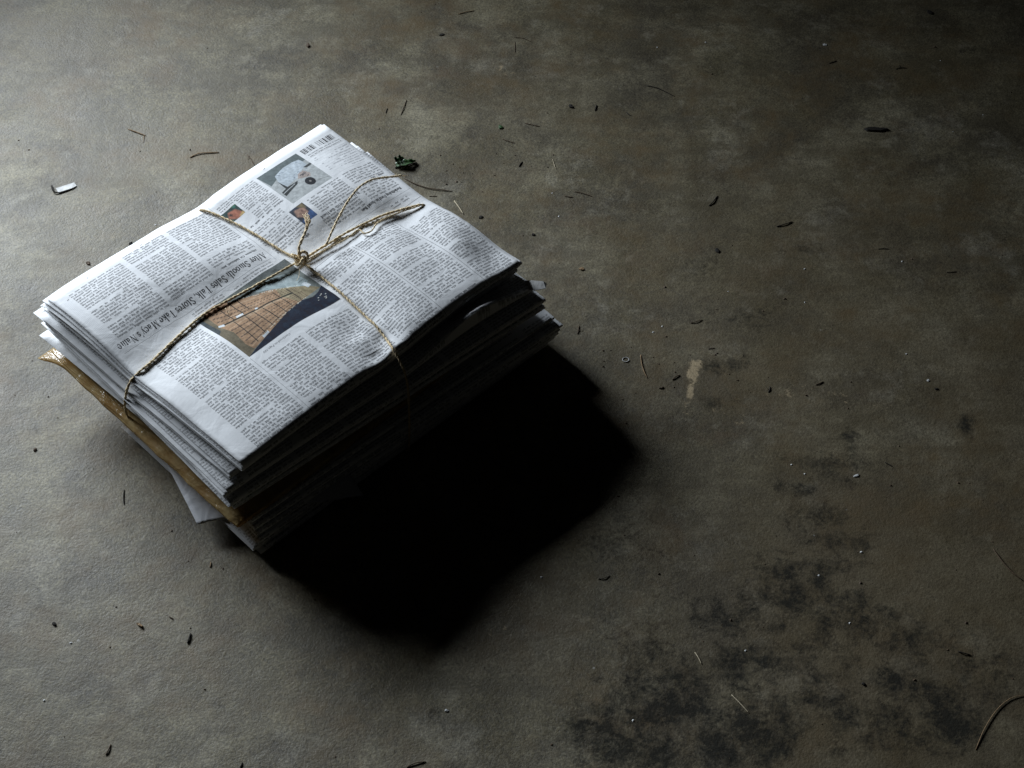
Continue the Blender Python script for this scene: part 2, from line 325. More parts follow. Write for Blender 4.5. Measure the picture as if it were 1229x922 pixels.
PPM = 6.0   # pixels per mm of paper
class Page:
    def __init__(s, w, h): s.w, s.h = w, h; s.a = np.ones((int(h * PPM), int(w * PPM), 3), np.float32)
    def stamp(s, cov, x, y, col):
        h, w = cov.shape; H_, W_ = s.a.shape[:2]; x, y = int(round(x)), int(round(y))
        x0, y0, x1, y1 = max(x, 0), max(y, 0), min(x + w, W_), min(y + h, H_)
        if x1 <= x0 or y1 <= y0: return
        c = cov[y0 - y:y1 - y, x0 - x:x1 - x, None]; s.a[y0:y1, x0:x1] = s.a[y0:y1, x0:x1] * (1 - c) + np.array(col) * c
    def text(s, t, x, y, em, slant=0, weight=1, fit=None, ink=.12):
        "baseline start x,y in mm"
        em_ = em * PPM
        k = xs = 1.0
        if fit and em > 6:
            xs = round(fit * PPM / sum(G[c][0] * em_ for c in t), 3)      # condensed letterforms
        elif fit: k = fit * PPM / sum(G[c][0] * em_ for c in t)
        cx = x * PPM
        for c in t:
            cov, adv, pad, by = glyph(c, em_, slant, weight, xs * (.88 if xs < 1 else 1)); adv = adv / (.88 if xs < 1 else 1); s.stamp(cov, cx - pad, y * PPM - by, (ink, ink, ink * 1.05)); cx += adv * k
        return cx / PPM
    def rule(s, x0, y0, x1, y1, w=.25, ink=.25):
        a = [int(v * PPM) for v in (min(x0, x1) - w / 2 * (x0 == x1), min(y0, y1) - w / 2 * (y0 == y1), max(x0, x1) + w / 2 * (x0 == x1), max(y0, y1) + w / 2 * (y0 == y1))]
        s.a[max(a[1], 0):max(a[3], a[1] + 1), max(a[0], 0):max(a[2], a[0] + 1)] = ink
    def column(s, x0, x1, y0, y1, em=3.05, lead=3.42, rng=random, gaps=True, ink=.09, weight=1.35):
        y = y1 - em * .7; n = 0; par = rng.randint(5, 12)
        while y > y0:
            n += 1; ind = 0; end = x1
            if n == par:
                end = x1 - rng.uniform(.15, .7) * (x1 - x0)
            if n == par + 1:
                ind = 2.6; par = n + rng.randint(4, 13)
            x = x0 + ind
            words = []; tot = 0
            while True:
                k = rng.choice((2, 2, 3, 3, 3, 4, 4, 5, 5, 6, 7, 8, 9)); wd_ = ''.join(rng.choices('etaoinshrdlcumwfgypbvk', (12, 9, 8, 8, 7, 7, 6, 6, 6, 4, 4, 3, 3, 2, 2, 2, 2, 2, 2, 1.5, 1, .8), k=k))
                if rng.random() < .09: wd_ = rng.choice('ABCDEFHIMNPRSTW') + wd_[1:]
                if rng.random() < .10: wd_ += rng.choice(',.')
                wl = sum(G[c][0] for c in wd_) * em
                if tot + wl > end - x: break
                words.append(wd_); tot += wl + .26 * em
            if len(words) > 1 and end == x1: sp = (end - x - (tot - .26 * em * len(words))) / (len(words) - 1)
            else: sp = .26 * em
            for wd_ in words:
                x = s.text(wd_, x, y, em, 0, weight, None, ink) + sp
            y -= lead
            if gaps and rng.random() < .012: y -= lead * 1.6
    def poly(s, pts, col, soft=0, blend=1.0):
        P = np.array(pts) * PPM; x0, y0 = np.floor(P.min(0)).astype(int); x1, y1 = np.ceil(P.max(0)).astype(int) + 1
        x0, y0 = max(x0, 0), max(y0, 0); x1, y1 = min(x1, s.a.shape[1]), min(y1, s.a.shape[0])
        if x1 <= x0 or y1 <= y0: return
        yy, xx = np.mgrid[y0:y1, x0:x1] + .5; ins = np.zeros(xx.shape, bool)
        for (ax, ay), (bx, by) in zip(P, np.roll(P, -1, 0)):
            c = ((ay > yy) != (by > yy)) & (xx < (bx - ax) * (yy - ay) / (by - ay + 1e-9) + ax); ins ^= c
        m = ins[..., None] * blend; s.a[y0:y1, x0:x1] = s.a[y0:y1, x0:x1] * (1 - m) + np.array(col) * m
    def line(s, pts, w, col):
        P = np.array(pts) * PPM; hw = w * PPM / 2
        for a, b in zip(P[:-1], P[1:]):
            x0, y0 = np.floor(np.minimum(a, b) - hw - 2).astype(int); x1, y1 = np.ceil(np.maximum(a, b) + hw + 2).astype(int)
            yy, xx = np.mgrid[y0:y1, x0:x1] + .5; d = b - a; t = np.clip(((xx - a[0]) * d[0] + (yy - a[1]) * d[1]) / (d @ d + 1e-9), 0, 1)
            s.stamp(np.clip(hw - np.hypot(xx - a[0] - t * d[0], yy - a[1] - t * d[1]) + .5, 0, 1), x0, y0, col)
    def image(s, name, darken=1.0):
        h, w = s.a.shape[:2]; im = bpy.data.images.new(name, w, h); im.colorspace_settings.name = 'Non-Color'
        buf = np.ones((h, w, 4), np.float32); buf[..., :3] = s.a; im.pixels.foreach_set(buf.ravel()); im.update(); im.pack()
        return im

def draw_front_page():
    p = Page(343, 300); R = random.Random(4)
    # upper half: body columns up to (and over) the fold
    p.column(4, 42, 166, 300, rng=R); p.column(48, 98, 150, 262, rng=R)
    p.column(55, 88, 269.5, 272.5, 3.2, 4, R, False, .1, 1.6); p.column(48, 98, 275, 300, rng=R)
    p.column(103, 151, 147, 300, rng=R); p.column(157, 209, 203, 300, rng=R); p.column(215, 261, 203, 300, rng=R)
    p.column(268, 324, 122, 300, rng=R)
    for x in (45, 100.5, 264.6): p.rule(x, 150 if x < 200 else 194, x, 300, .35, .35)
    p.text('Continued on Page A20', 220, 196.5, 3.3, .25, 1.0)
    # big photograph of a brick store block seen from above
    n = NZ
    x0, y0, x1, y1 = 154, 113, 264, 192
    yy, xx = np.mgrid[int(y0 * PPM):int(y1 * PPM), int(x0 * PPM):int(x1 * PPM)] / PPM
    v = n.fbm(xx * .09, yy * .13, 4); p.a[int(y0 * PPM):int(y1 * PPM), int(x0 * PPM):int(x1 * PPM)] = np.stack([.16 + .14 * v, .18 + .14 * v, .17 + .13 * v], -1)
    p.poly([(154.1, 135), (160, 128), (181, 119), (215, 113), (154.1, 113)], (.17, .185, .18))
    p.poly([(210, 121), (181, 122), (160.5, 131), (158, 150.8), (167.7, 156), (187, 139)], (.36, .42, .42))
    p.poly([(196, 122), (181, 124.5), (168, 132), (166, 145), (180, 135)], (.48, .54, .54), blend=.5)
    p.poly([(264, 192), (154.1, 191.9), (154.1, 165), (162, 170), (171, 172.8), (183, 170), (200, 173), (214, 178), (233, 183), (254, 189)], (.035, .045, .065))
    build = [(258, 113), (259.5, 181.8), (253.5, 188.1), (233.1, 183.3), (214.3, 177.8), (199.8, 173.2), (182.7, 170.1), (156.3, 165.8), (164, 156), (187.2, 138.1), (219.4, 122.6), (240, 113)]
    p.poly(build, (.40, .26, .165))
    p.poly([(164, 156), (187, 138), (192, 152), (186, 170), (171, 168), (156.3, 165.8)], (.30, .25, .16))
    p.poly([(264, 113), (264, 192), (254.0, 188.8), (256.0, 178.0), (253, 157.3), (256, 142.6), (254.7, 121.4), (253, 113)], (.20, .17, .12))
    p.poly([(264, 113), (264, 150), (259, 146), (260, 120), (258, 113)], (.10, .115, .12))
    for k in range(5):   # shaded and sunlit courses of the facade
        t = k / 4; a = (253, 118 + 66 * t); b = (190, 140 + 28 * t)
        p.line([a, ((a[0] + b[0]) / 2, (a[1] + b[1]) / 2 - 1.5), b], .7, (.52, .38, .26))
    for k in range(10):
        t0 = k / 9
        for j in range(26):
            s_ = j / 25; x = 252 - 78 * s_ ; yl = 117 + 26 * s_ ** .8 + 6 * s_; yh = 184 - 16 * s_; y = yl + (yh - yl) * (t0 * .92 + .04)
            if abs(t0 - .44) > .06: p.line([(x - .9 * (1 - .4 * s_), y), (x + .6 * (1 - .4 * s_), y)], 1.6 * (1 - .45 * s_), (.17, .12, .09))
    for q in ([(240.2, 115.2), (240.8, 142.4)], [(229, 117), (229.6, 143.0)], [(221.3, 122.8), (222.0, 141.9)], [(243.1, 144.9), (246.2, 183.6)], [(231.5, 147.0), (234.4, 180.4)], [(222.9, 148.4), (223.5, 179.5)], [(214.2, 151.2), (214.3, 177.8)], [(203, 152), (203.6, 174)], [(193, 141), (194, 171)], [(180.9, 146.2), (181.7, 169.0)]):
        p.line(q, .9, (.06, .055, .05))
    p.line([(253.2, 140.9), (218.4, 148.7), (181.3, 155.2)], 1.9, (.045, .05, .045)); p.line([(252, 143.4), (219, 151), (186, 157)], .6, (.5, .42, .3))
    for q in ([(237.2, 140.3), (229.8, 141.4), (230.7, 144.2), (238.0, 143.1)], [(255.8, 137.9), (250.8, 140.1), (252.1, 143.4), (257.1, 140.3)], [(239.3, 181.3), (231.7, 180.0), (231.6, 182.5), (239.7, 184.5)], [(218.9, 145.7), (216.3, 146.3), (216.6, 148.5), (219.4, 148.1)], [(161.3, 150.0), (159.6, 157.3), (164.8, 158.8), (166.2, 150.2)]):
        p.poly(q, (.66, .70, .72))
    for k in range(46):
        t = R.random(); X_ = 216 - 48 * t; Y_ = 124 + 26 * t + R.uniform(-.8, .8); p.line([(X_, Y_), (X_ + .5, Y_)], .6, (.72, .68, .58))
        X_ = 240 - 66 * t; Y_ = 181.5 - 13 * t + R.uniform(-.6, .6); p.line([(X_, Y_), (X_ + .4, Y_)], .6, (.74, .68, .55))
    for k in range(10): X_, Y_ = R.uniform(157, 170), R.uniform(174, 184); p.line([(X_, Y_), (X_ + .8, Y_)], .8, (.6, .6, .55))
    g = p.a[int(y0 * PPM):int(y1 * PPM), int(x0 * PPM):int(x1 * PPM)]; g *= (.86 + .28 * RNG.random(g.shape[:2]))[..., None].astype(np.float32)
    tx = np.mgrid[int(y0 * PPM):int(y1 * PPM), int(x0 * PPM):int(x1 * PPM)] / PPM
    g *= (.55 + .9 * n.fbm(tx[1] * .30, tx[0] * .22, 5))[..., None].astype(np.float32)
    g *= (.78 + .44 * n.fbm(tx[1] * 1.7, tx[0] * 1.7, 3))[..., None].astype(np.float32)
    g[:] = np.clip((g - .17) * 1.12 + .16, .012, .9)
    p.rule(154, 192.2, 264, 192.2, .3, .2)
    # credit and caption lines between headline and photograph
    R2 = random.Random(9)
    p.column(166, 214, 107.2, 111.5, 2.3, 3, R2, False); p.column(226, 262, 105.0, 111.5, 2.3, 3, R2, False)
    p.column(166, 200, 104, 108, 2.3, 3, R2, False)
    p.rule(163, 103.6, 336, 103.6, .45, .18)
    p.text("After Smooth Sales Talk, Stores Take Macy's Name", 163.5, 92.4, 11.6, .08, .86, 173, .04)
    p.rule(163, 89.6, 205, 89.6, .2, .5)
    p.column(166, 208, 84.4, 87.6, 3.4, 4, R2, False, .1, 1.7)
    p.column(164, 213, 8, 82, rng=R); p.column(218, 265, 8, 86, rng=R); p.column(271, 330, 12, 88, rng=R)
    p.rule(160.3, 6, 160.3, 108, .35, .3)
    # bottom left: INSIDE box
    p.rule(2, 143, 152, 143, .55, .15); p.rule(2, 127.8, 152, 127.8, .3, .3)
    p.column(12, 34, 131, 138, 2.6, 3.2, R2, False)
    p.text('INSIDE', 62, 130.6, 5.9, 0, .9, 17, .15)
    p.text('Redefining Food to Avoid Ban', 8, 119.5, 4.6, 0, 1.7, 52, .08)
    p.column(6, 44, 97, 117, 2.9, 3.4, R, False); p.column(64, 74, 118, 121, 3, 3.4, R, False)
    p.text('It Happens With the Hand', 47, 101.5, 4.4, 0, 1.65, 50, .10)
    p.column(52, 98, 103, 118, 2.9, 3.4, R, False); p.column(48, 92, 70, 99, 2.9, 3.4, R, False)
    p.column(4, 42, 70, 92, 2.9, 3.4, R, False); p.column(5, 22, 92.2, 95, 3.4, 4, R2, False, .1, 1.7)
    p.rule(3, 68.5, 42, 68.5, .3, .3)
    for k in range(9): p.rule(3, 35 + 3.5 * k, 44, 35 + 3.5 * k, .18, .55); p.column(3 + (k % 3), 20 + (k * 7) % 18, 35.5 + 3.5 * k, 38.3 + 3.5 * k, 2.1, 3, R2, False, .3)
    p.column(42.5, 47, 30, 60, 2.2, 3, R2, False, .35)
    p.rule(3, 31.4, 48, 31.4, .2, .4); p.column(4, 46, 25.6, 31, 2.3, 3, R2, False)
    x = 6.0
    while x < 46:   # the bar pattern at the foot of the page
        w = R.choice((.4, .4, .8, 1.2, 1.7))
        if not 27 < x < 29: p.poly([(x, 15), (x + w, 15), (x + w, 23.5), (x, 23.5)], (.06, .06, .065))
        x += w + R.choice((.5, .6, .9, 1.4))
    p.column(106, 150, 90, 93.5, 4.0, 5, R2, False, .1, 1.6); p.column(118, 145, 106, 110.5, 5.2, 6, R2, False, .1, 1.5)
    p.column(116, 156, 62, 72, 2.6, 3.0, R, False); p.column(117, 156, 75, 88, 2.6, 3.2, R, False)
    p.column(108, 154, 95, 104, 2.8, 3.4, R, False); p.column(108, 156, 13, 22, 2.4, 2.9, R, False); p.column(108, 137, 22, 56, 2.4, 2.9, R, False)
    p.column(107, 150, 57, 60, 3.3, 4, R2, False, .12, 1.6)
    # grey photograph: a figure and a ball on a pale floor
    p.poly([(52, 15), (104, 15), (104, 70), (52, 70)], (.55, .57, .56))
    p.poly([(52, 15), (103.8, 15), (102, 36), (90.6, 31.5), (80.2, 28.3), (64.3, 23.9), (56.9, 24.4), (55.8, 29.7), (52, 29.5)], (.16, .19, .19))
    p.poly([(56.9, 24.4), (64.3, 22.9), (75.3, 22.5), (90.1, 27.0), (93.3, 35.8), (92.3, 47.7), (77.8, 45.3), (68.2, 40.4), (56.3, 36.1), (55.8, 29.7)], (.60, .66, .70))
    for k in range(26):
        X_, Y_ = R.uniform(60, 91), R.uniform(26, 43); p.line([(X_, Y_), (X_ + R.uniform(-3, 3), Y_ + R.uniform(-3, 3))], .7, (.28, .32, .38) if k % 2 else (.75, .80, .84))
    p.poly([(93.8, 35.2), (91.8, 48.3), (79.0, 48.6), (82.2, 52.1), (101.3, 57.5), (101.4, 50.5), (94.8, 49.0)], (.06, .065, .065)); p.line([(101, 53), (84, 50)], .8, (.62, .64, .63))
    p.poly([(59.4, 40), (52, 39.5), (52, 36.5), (61.4, 36.9)], (.08, .085, .085))
    p.poly([(72.3, 41.2), (65.1, 40.5), (62.2, 48.7), (65.4, 52.7), (70.4, 50.5), (76.8, 46.9)], (.48, .40, .36))
    for k in range(9): X_, Y_ = R.uniform(64, 74), R.uniform(41, 51); p.line([(X_, Y_), (X_ + 2, Y_ + 1)], .8, (.12, .11, .12))
    p.poly([(70.6 + 5.2 * math.cos(a), 58 + 6 * math.sin(a)) for a in np.linspace(0, 6.28, 20)], (.03, .03, .035)); p.poly([(70.6 + 1.2 * math.cos(a), 58 + 1.4 * math.sin(a)) for a in np.linspace(0, 6.28, 10)], (.35, .33, .30))
    p.line([(52, 66), (63, 62)], .5, (.2, .2, .2))
    g2 = p.a[int(15 * PPM):int(70 * PPM), int(52 * PPM):int(104 * PPM)]; t2 = np.mgrid[int(15 * PPM):int(70 * PPM), int(52 * PPM):int(104 * PPM)] / PPM
    g2 *= (.66 + .68 * n.fbm(t2[1] * .45, t2[0] * .45, 5))[..., None].astype(np.float32)
    # two small head-and-shoulder thumbnails, kept as plain colour patches
    p.poly([(140, 24), (158.5, 24), (158.5, 40), (140, 40)], (.05, .09, .085)); p.poly([(144, 29), (152, 27), (156, 34), (150, 40), (141, 40), (142, 34)], (.50, .20, .13)); p.poly([(140, 36), (146, 38), (146, 40), (140, 40)], (.72, .50, .22)); p.poly([(140, 24), (146, 24), (143, 28)], (.06, .22, .16)); p.poly([(150, 29), (154, 31), (151, 34)], (.07, .05, .05))
    p.poly([(97, 75), (114, 75), (114, 98), (97, 98)], (.06, .07, .09)); p.poly([(100, 80), (110, 78), (113, 86), (108, 92), (101, 90)], (.46, .29, .22)); p.poly([(97, 88), (106, 91), (113, 94), (112, 98), (97, 98)], (.09, .17, .38)); p.poly([(97, 75), (106, 75), (99, 84)], (.24, .19, .11)); p.poly([(103, 83), (106, 82), (105, 86)], (.2, .11, .09))
    for (xa, xb, ya, yb) in ((140, 158.5, 24, 40), (97, 114, 75, 98)):
        g3 = p.a[int(ya * PPM):int(yb * PPM), int(xa * PPM):int(xb * PPM)]; t3 = np.mgrid[int(ya * PPM):int(yb * PPM), int(xa * PPM):int(xb * PPM)] / PPM
        g3[:] = (g3 + np.roll(g3, 5, 0) + np.roll(g3, -5, 1) + np.roll(g3, 5, 1) + np.roll(g3, -5, 0)) / 5
        g3 *= (.5 + n.fbm(t3[1] * .5, t3[0] * .5, 4))[..., None].astype(np.float32)
    # perforation ticks in the page margin
    for X_, Y_ in ((88, 9), (165, 5), (240, 6), (303, 7), (333, 18)): p.line([(X_, Y_), (X_ + 1.6, Y_ + .6)], 1.0, (.25, .24, .25))
    for k in range(46): p.line([(333, 20 + k * 1.7), (340.5, 20.8 + k * 1.7)], .22, (.66, .67, .70)); 
    for k in range(40): p.line([(330, 122 + k * 3.6), (341, 123 + k * 3.6)], .18, (.84, .85, .87))
    a = p.a; yy, xx = np.mgrid[0:a.shape[0], 0:a.shape[1]]
    a *= (.955 + .09 * n.fbm(xx / 90., yy / 90., 3))[..., None].astype(np.float32)
    return p.image('front_page_print')
def draw_inner_page():
    p = Page(172, 180); R = random.Random(21)
    for k in range(3): p.column(4 + k * 56, 54 + k * 56, 4, 176, rng=R)
    p.a[:] = p.a * .8 + .2
    return p.image('inner_page_print')

IMG_FRONT, IMG_IN = draw_front_page(), draw_inner_page()
M = {}
M['floor'] = floor_material()
M['front'] = paper_material('newsprint_front_page', IMG_FRONT)
M['inner'] = paper_material('newsprint_inner_page', IMG_IN)
M['plain'] = paper_material('newsprint_plain', None)
M['edge'] = paper_material('newsprint_edge', None, (.72, .73, .74), edge=True)
M['gloss'] = paper_material('coated_insert_paper', None, (.80, .81, .82), rough=.42, spec=.45, wr=.35)
M['gray'] = paper_material('grey_flyer_paper', None, (.66, .67, .70), rough=.5, spec=.4, wr=.35)
M['twine'] = plain_material('jute_twine', (.60, .48, .30), .85, .15, .35, 700, .8)
M['fibre'] = plain_material('jute_fibre', (.66, .54, .36), .8, .2, .2, 500, .3)
M['needle'] = plain_material('dry_pine_needle', (.085, .055, .032), .7, .3, .4, 300)
M['dark'] = plain_material('dark_bark', (.020, .017, .014), .8, .25, .4, 400)
M['straw'] = plain_material('pale_straw', (.50, .43, .30), .7, .3, .25, 400)
M['tan'] = plain_material('tan_seed_husk', (.26, .17, .09), .7, .3, .35, 500)
M['white'] = plain_material('white_scrap', (.56, .56, .55), .6, .3, .25, 120)
def leaf_mat():
    m, nt, bs = new_mat('green_leaf'); co = nt.nodes.new('ShaderNodeTexCoord').outputs['Object']
    nt.links.new(mix_col(nt, noise(nt, co, 260, 4), (.016, .042, .014), (.06, .125, .042)), bs.inputs['Base Color'])
    bs.inputs['Roughness'].default_value = .42; nt.links.new(bump(nt, noise(nt, co, 420, 3), .5, .0008), bs.inputs['Normal']); return m
M['leaf'] = leaf_mat()
def bag_mat():
    m, nt, bs = new_mat('amber_plastic_film'); co = nt.nodes.new('ShaderNodeTexCoord').outputs['Object']
    col = mix_col(nt, ramp(nt, noise(nt, co, 34, 5, .6, .8), [(.35, 0.0), (.65, 1.0)]), (.32, .20, .08), (.50, .385, .19))
    nt.links.new(col, bs.inputs['Base Color']); bs.inputs['Roughness'].default_value = .22; bs.inputs['Specular IOR Level'].default_value = .6
    m0 = nt.nodes.new('ShaderNodeMapping'); m0.inputs['Rotation'].default_value = (0, 0, math.radians(44)); nt.links.new(co, m0.inputs[0]); mp = nt.nodes.new('ShaderNodeMapping'); mp.inputs['Scale'].default_value = (8, 75, 75); nt.links.new(m0.outputs[0], mp.inputs[0])
    b1 = bump(nt, noise(nt, mp.outputs[0], 1, 4, .62, .7), 1.0, .006); b2 = bump(nt, noise(nt, co, 60, 4, .6, 1.2), .45, .0022, b1)
    nt.links.new(b2, bs.inputs['Normal'])
    tr = nt.nodes.new('ShaderNodeBsdfTransparent'); tr.inputs[0].default_value = (.86, .66, .36, 1)
    mx = nt.nodes.new('ShaderNodeMixShader'); mx.inputs[0].default_value = .30
    nt.links.new(bs.outputs[0], mx.inputs[1]); nt.links.new(tr.outputs[0], mx.inputs[2]); nt.links.new(mx.outputs[0], nt.nodes['Material Output'].inputs[0]); return m
M['bag'] = bag_mat()

# ------------------------------------------------------------------ floor
def build_floor():
    xs = np.r_[-6, -3, -1.5, np.arange(-.8, .8001, .006), 1.5, 3, 6]; ys = np.r_[-3, -1, 0, .4, np.arange(.58, 1.7401, .006), 2.2, 3.5, 7]
    nx, ny = len(xs), len(ys); XX, YY = np.meshgrid(xs, ys)
    V = np.stack([XX.ravel(), YY.ravel(), np.zeros(nx * ny)], 1)
    F = [(j * nx + i, j * nx + i + 1, (j + 1) * nx + i + 1, (j + 1) * nx + i) for j in range(ny - 1) for i in range(nx - 1)]
    o = mesh_obj('floor', V, F, M['floor'], smooth=False)
    S = np.zeros((nx * ny, 4))
    def blob(ch, x, y, rx, ry, amp, rot=0):
        c = at(x, y)[:2]; k = 1 / 1300.; d = V[:, :2] - c; a = math.radians(rot); ca, sa = math.cos(a), math.sin(a)
        u = (d[:, 0] * ca + d[:, 1] * sa) / (rx * k); v = (-d[:, 0] * sa + d[:, 1] * ca) / (ry * k * 1.3)
        S[:, ch] = np.maximum(S[:, ch], amp * np.exp(-(u * u + v * v)))
    for b in [(790, 865, 75, 95, .68), (1140, 870, 50, 40, .7), (1110, 830, 40, 30, .6), (985, 690, 34, 34, .6), (1030, 740, 60, 34, .62), (860, 890, 60, 50, .66), (780, 790, 25, 45, .6), (930, 855, 60, 40, .55), (945, 715, 45, 40, .62), (965, 680, 22, 25, .55), (1030, 750, 40, 22, .6), (1070, 815, 30, 22, .62), (1135, 855, 40, 40, .72), (1020, 870, 60, 40, .5),
              (965, 590, 30, 14, .62), (1020, 525, 14, 24, .6), (935, 583, 14, 10, .55), (1160, 508, 14, 14, .75), (870, 438, 42, 14, .6), (860, 480, 40, 14, .4), (835, 745, 20, 12, .5), (980, 770, 80, 60, .42), (1090, 690, 20, 12, .4), (740, 650, 90, 40, .34), (520, 865, 14, 14, .5),
              (860, 30, 14, 10, .42), (935, 40, 16, 8, .42), (1170, 60, 28, 10, .45), (735, 890, 50, 50, .7), (820, 830, 60, 55, .62), (900, 800, 70, 50, .6), (905, 880, 60, 40, .75), (880, 740, 70, 40, .55), (990, 830, 70, 50, .5), (1000, 660, 60, 40, .5), (930, 690, 40, 30, .6), (1090, 770, 60, 50, .5), (1080, 870, 50, 40, .6), (1180, 800, 60, 60, .45), (1010, 740, 60, 40, .5), (980, 620, 50, 30, .45), (700, 880, 30, 30, .6), (520, 165, 14, 12, .42), (735, 40, 10, 6, .5), (600, 28, 18, 8, .3), (80, 72, 6, 5, .6), (590, 265, 18, 4, .5), (40, 195, 50, 10, .34), (800, 140, 16, 6, .36), (850, 320, 50, 22, .36), (890, 380, 60, 30, .36), (960, 300, 70, 20, .3), (1000, 560, 90, 40, .36)]: blob(0, *b)
    for b in [(828, 470, 5, 30, .95, -14), (835, 437, 9, 14, .9, -10), (826, 450, 6, 10, .7), (823, 490, 8, 18, .6), (750, 60, 4, 4, .4), (1040, 480, 60, 18, .30), (620, 85, 60, 18, .32), (880, 500, 40, 16, .34), (960, 470, 90, 20, .3), (120, 290, 60, 14, .3), (240, 70, 50, 14, .28), (880, 290, 60, 18, .30), (600, 755, 60, 24, .26)]: blob(1, *b)
    for b in [(560, 60, 50, 30, .6), (530, 90, 40, 20, .5), (660, 110, 30, 12, .4), (590, 205, 60, 20, .45), (700, 270, 60, 22, .5), (770, 310, 40, 22, .55), (830, 300, 30, 18, .5), (832, 437, 6, 8, .7), (1040, 600, 40, 24, .5), (860, 520, 50, 20, .5), (790, 640, 80, 40, .4), (440, 60, 30, 14, .4), (380, 230, 20, 10, .4), (50, 212, 26, 8, .45), (250, 660, 60, 30, .3), (780, 760, 60, 30, .4), (1100, 620, 60, 24, .45), (900, 330, 60, 30, .42), (975, 600, 60, 14, .5)]: blob(2, *b)
    for b in [(980, 420, 380, 420, .62), (640, 120, 260, 110, .42), (1060, 740, 300, 260, .95), (1180, 480, 160, 220, .75), (850, 700, 160, 130, .55), (640, 760, 110, 90, .6), (930, 470, 160, 90, .45), (1130, 90, 110, 90, .4), (60, 60, 170, 90, .55), (60, 270, 90, 60, .35)]: blob(3, *b)  # broad brown dirt; it also paints in floor dimming the lamp alone doesn't give
    ca = o.data.color_attributes.new('stain_and_falloff', 'FLOAT_COLOR', 'POINT')
    ca.data.foreach_set('color', S.astype(np.float32).ravel())
    tag(o, 'stained grey concrete floor with dark oil patches', None, None, 'structure')
    return o
build_floor()

# ------------------------------------------------------------------ twine routes on the top paper (pixel, height)
ZT = .105
YAW = math.radians(-42.257)
U0 = np.array([math.cos(YAW), math.sin(YAW)]); V0 = np.array([math.sin(YAW), -math.cos(YAW)]); C0 = np.array([-.2132, 1.0754])
def to_uv(P): d = np.asarray(P)[..., :2] - C0; return d @ U0 + .1395, d @ V0 + .1715
def seg_dist(x, y, pts):
    best = np.full(np.shape(x), 9.0)
    for a, b in zip(pts[:-1], pts[1:]):
        d = b - a; t = np.clip(((x - a[0]) * d[0] + (y - a[1]) * d[1]) / (d @ d), 0, 1); best = np.minimum(best, np.hypot(x - a[0] - t * d[0], y - a[1] - t * d[1]))
    return best
LINE1 = [at(*q, ZT)[:2] for q in ((520, 238), (503, 245), (440, 268), (360, 313), (300, 347), (235, 384), (165, 447), (140, 470))]
LINE2 = [at(*q, ZT)[:2] for q in ((228, 243), (243, 252), (300, 279), (360, 313), (420, 364), (470, 418), (490, 440))]

def relief(x, y, A):
    "height added to a sheet at world x,y: pillows between the strings, dips under them; A = how strongly"
    u, v = to_uv(np.stack([x, y], -1))
    d1, d2 = seg_dist(x, y, LINE1), seg_dist(x, y, LINE2)
    p1, p2 = 1 - np.exp(-(d1 / .034) ** 2), 1 - np.exp(-(d2 / .034) ** 2)
    eu = np.clip(u, 0, .279); ev = np.clip(v, 0, .343)
    cen = (1 - (2 * eu / .279 - 1) ** 4) * (1 - (2 * ev / .343 - 1) ** 4)
    z = .0085 * p1 * p2 * (.35 + .65 * cen) - .0022 * (1 - p1) - .0018 * (1 - p2) - .0035
    g = lambda cu, cv, ru, rv, h, rot=0: h * np.exp(-((((u - cu) * math.cos(rot) + (v - cv) * math.sin(rot)) / ru) ** 2 + ((-(u - cu) * math.sin(rot) + (v - cv) * math.cos(rot)) / rv) ** 2))
    z = z + g(.02, .30, .05, .07, .004) + g(.11, -.002, .07, .022, -.0060)           # lifted far left corner, drooped right short edge
    z = z + g(.180, .040, .055, .017, -.0058, .35) + g(.225, .026, .035, .013, .0034, .25) + g(.265, .002, .04, .04, -.0095)  # trough and ridge near the right end
    z = z + g(.15, .075, .03, .010, .0015, .3) + g(.105, .10, .016, .03, .0016)
    for (cu, cv, r, h) in ((.262, .166, .008, -.0040), (.250, .176, .008, .0036), (.243, .160, .006, .0028), (.266, .182, .009, -.0034), (.258, .150, .010, -.0022), (.262, .135, .009, .0018), (.236, .172, .008, -.0030), (.272, .160, .008, .0030), (.225, .150, .010, -.0026), (.195, .128, .010, -.0012), (.19, .15, .012, .0012), (.21, .118, .008, .0012)):
        z = z + g(cu, cv, r, r * 1.2, h)
    rg = np.abs(NZ.fbm(u * 21 + 9, v * 17 + 2, 3) - .47)
    z = z + .0016 * (NZ.fbm(u * 38 + 3, v * 38, 3) - .45) + .0040 * np.exp(-rg / .035) * np.exp(-(np.minimum(d1, d2) / .04) ** 2) * .45
    return A * z

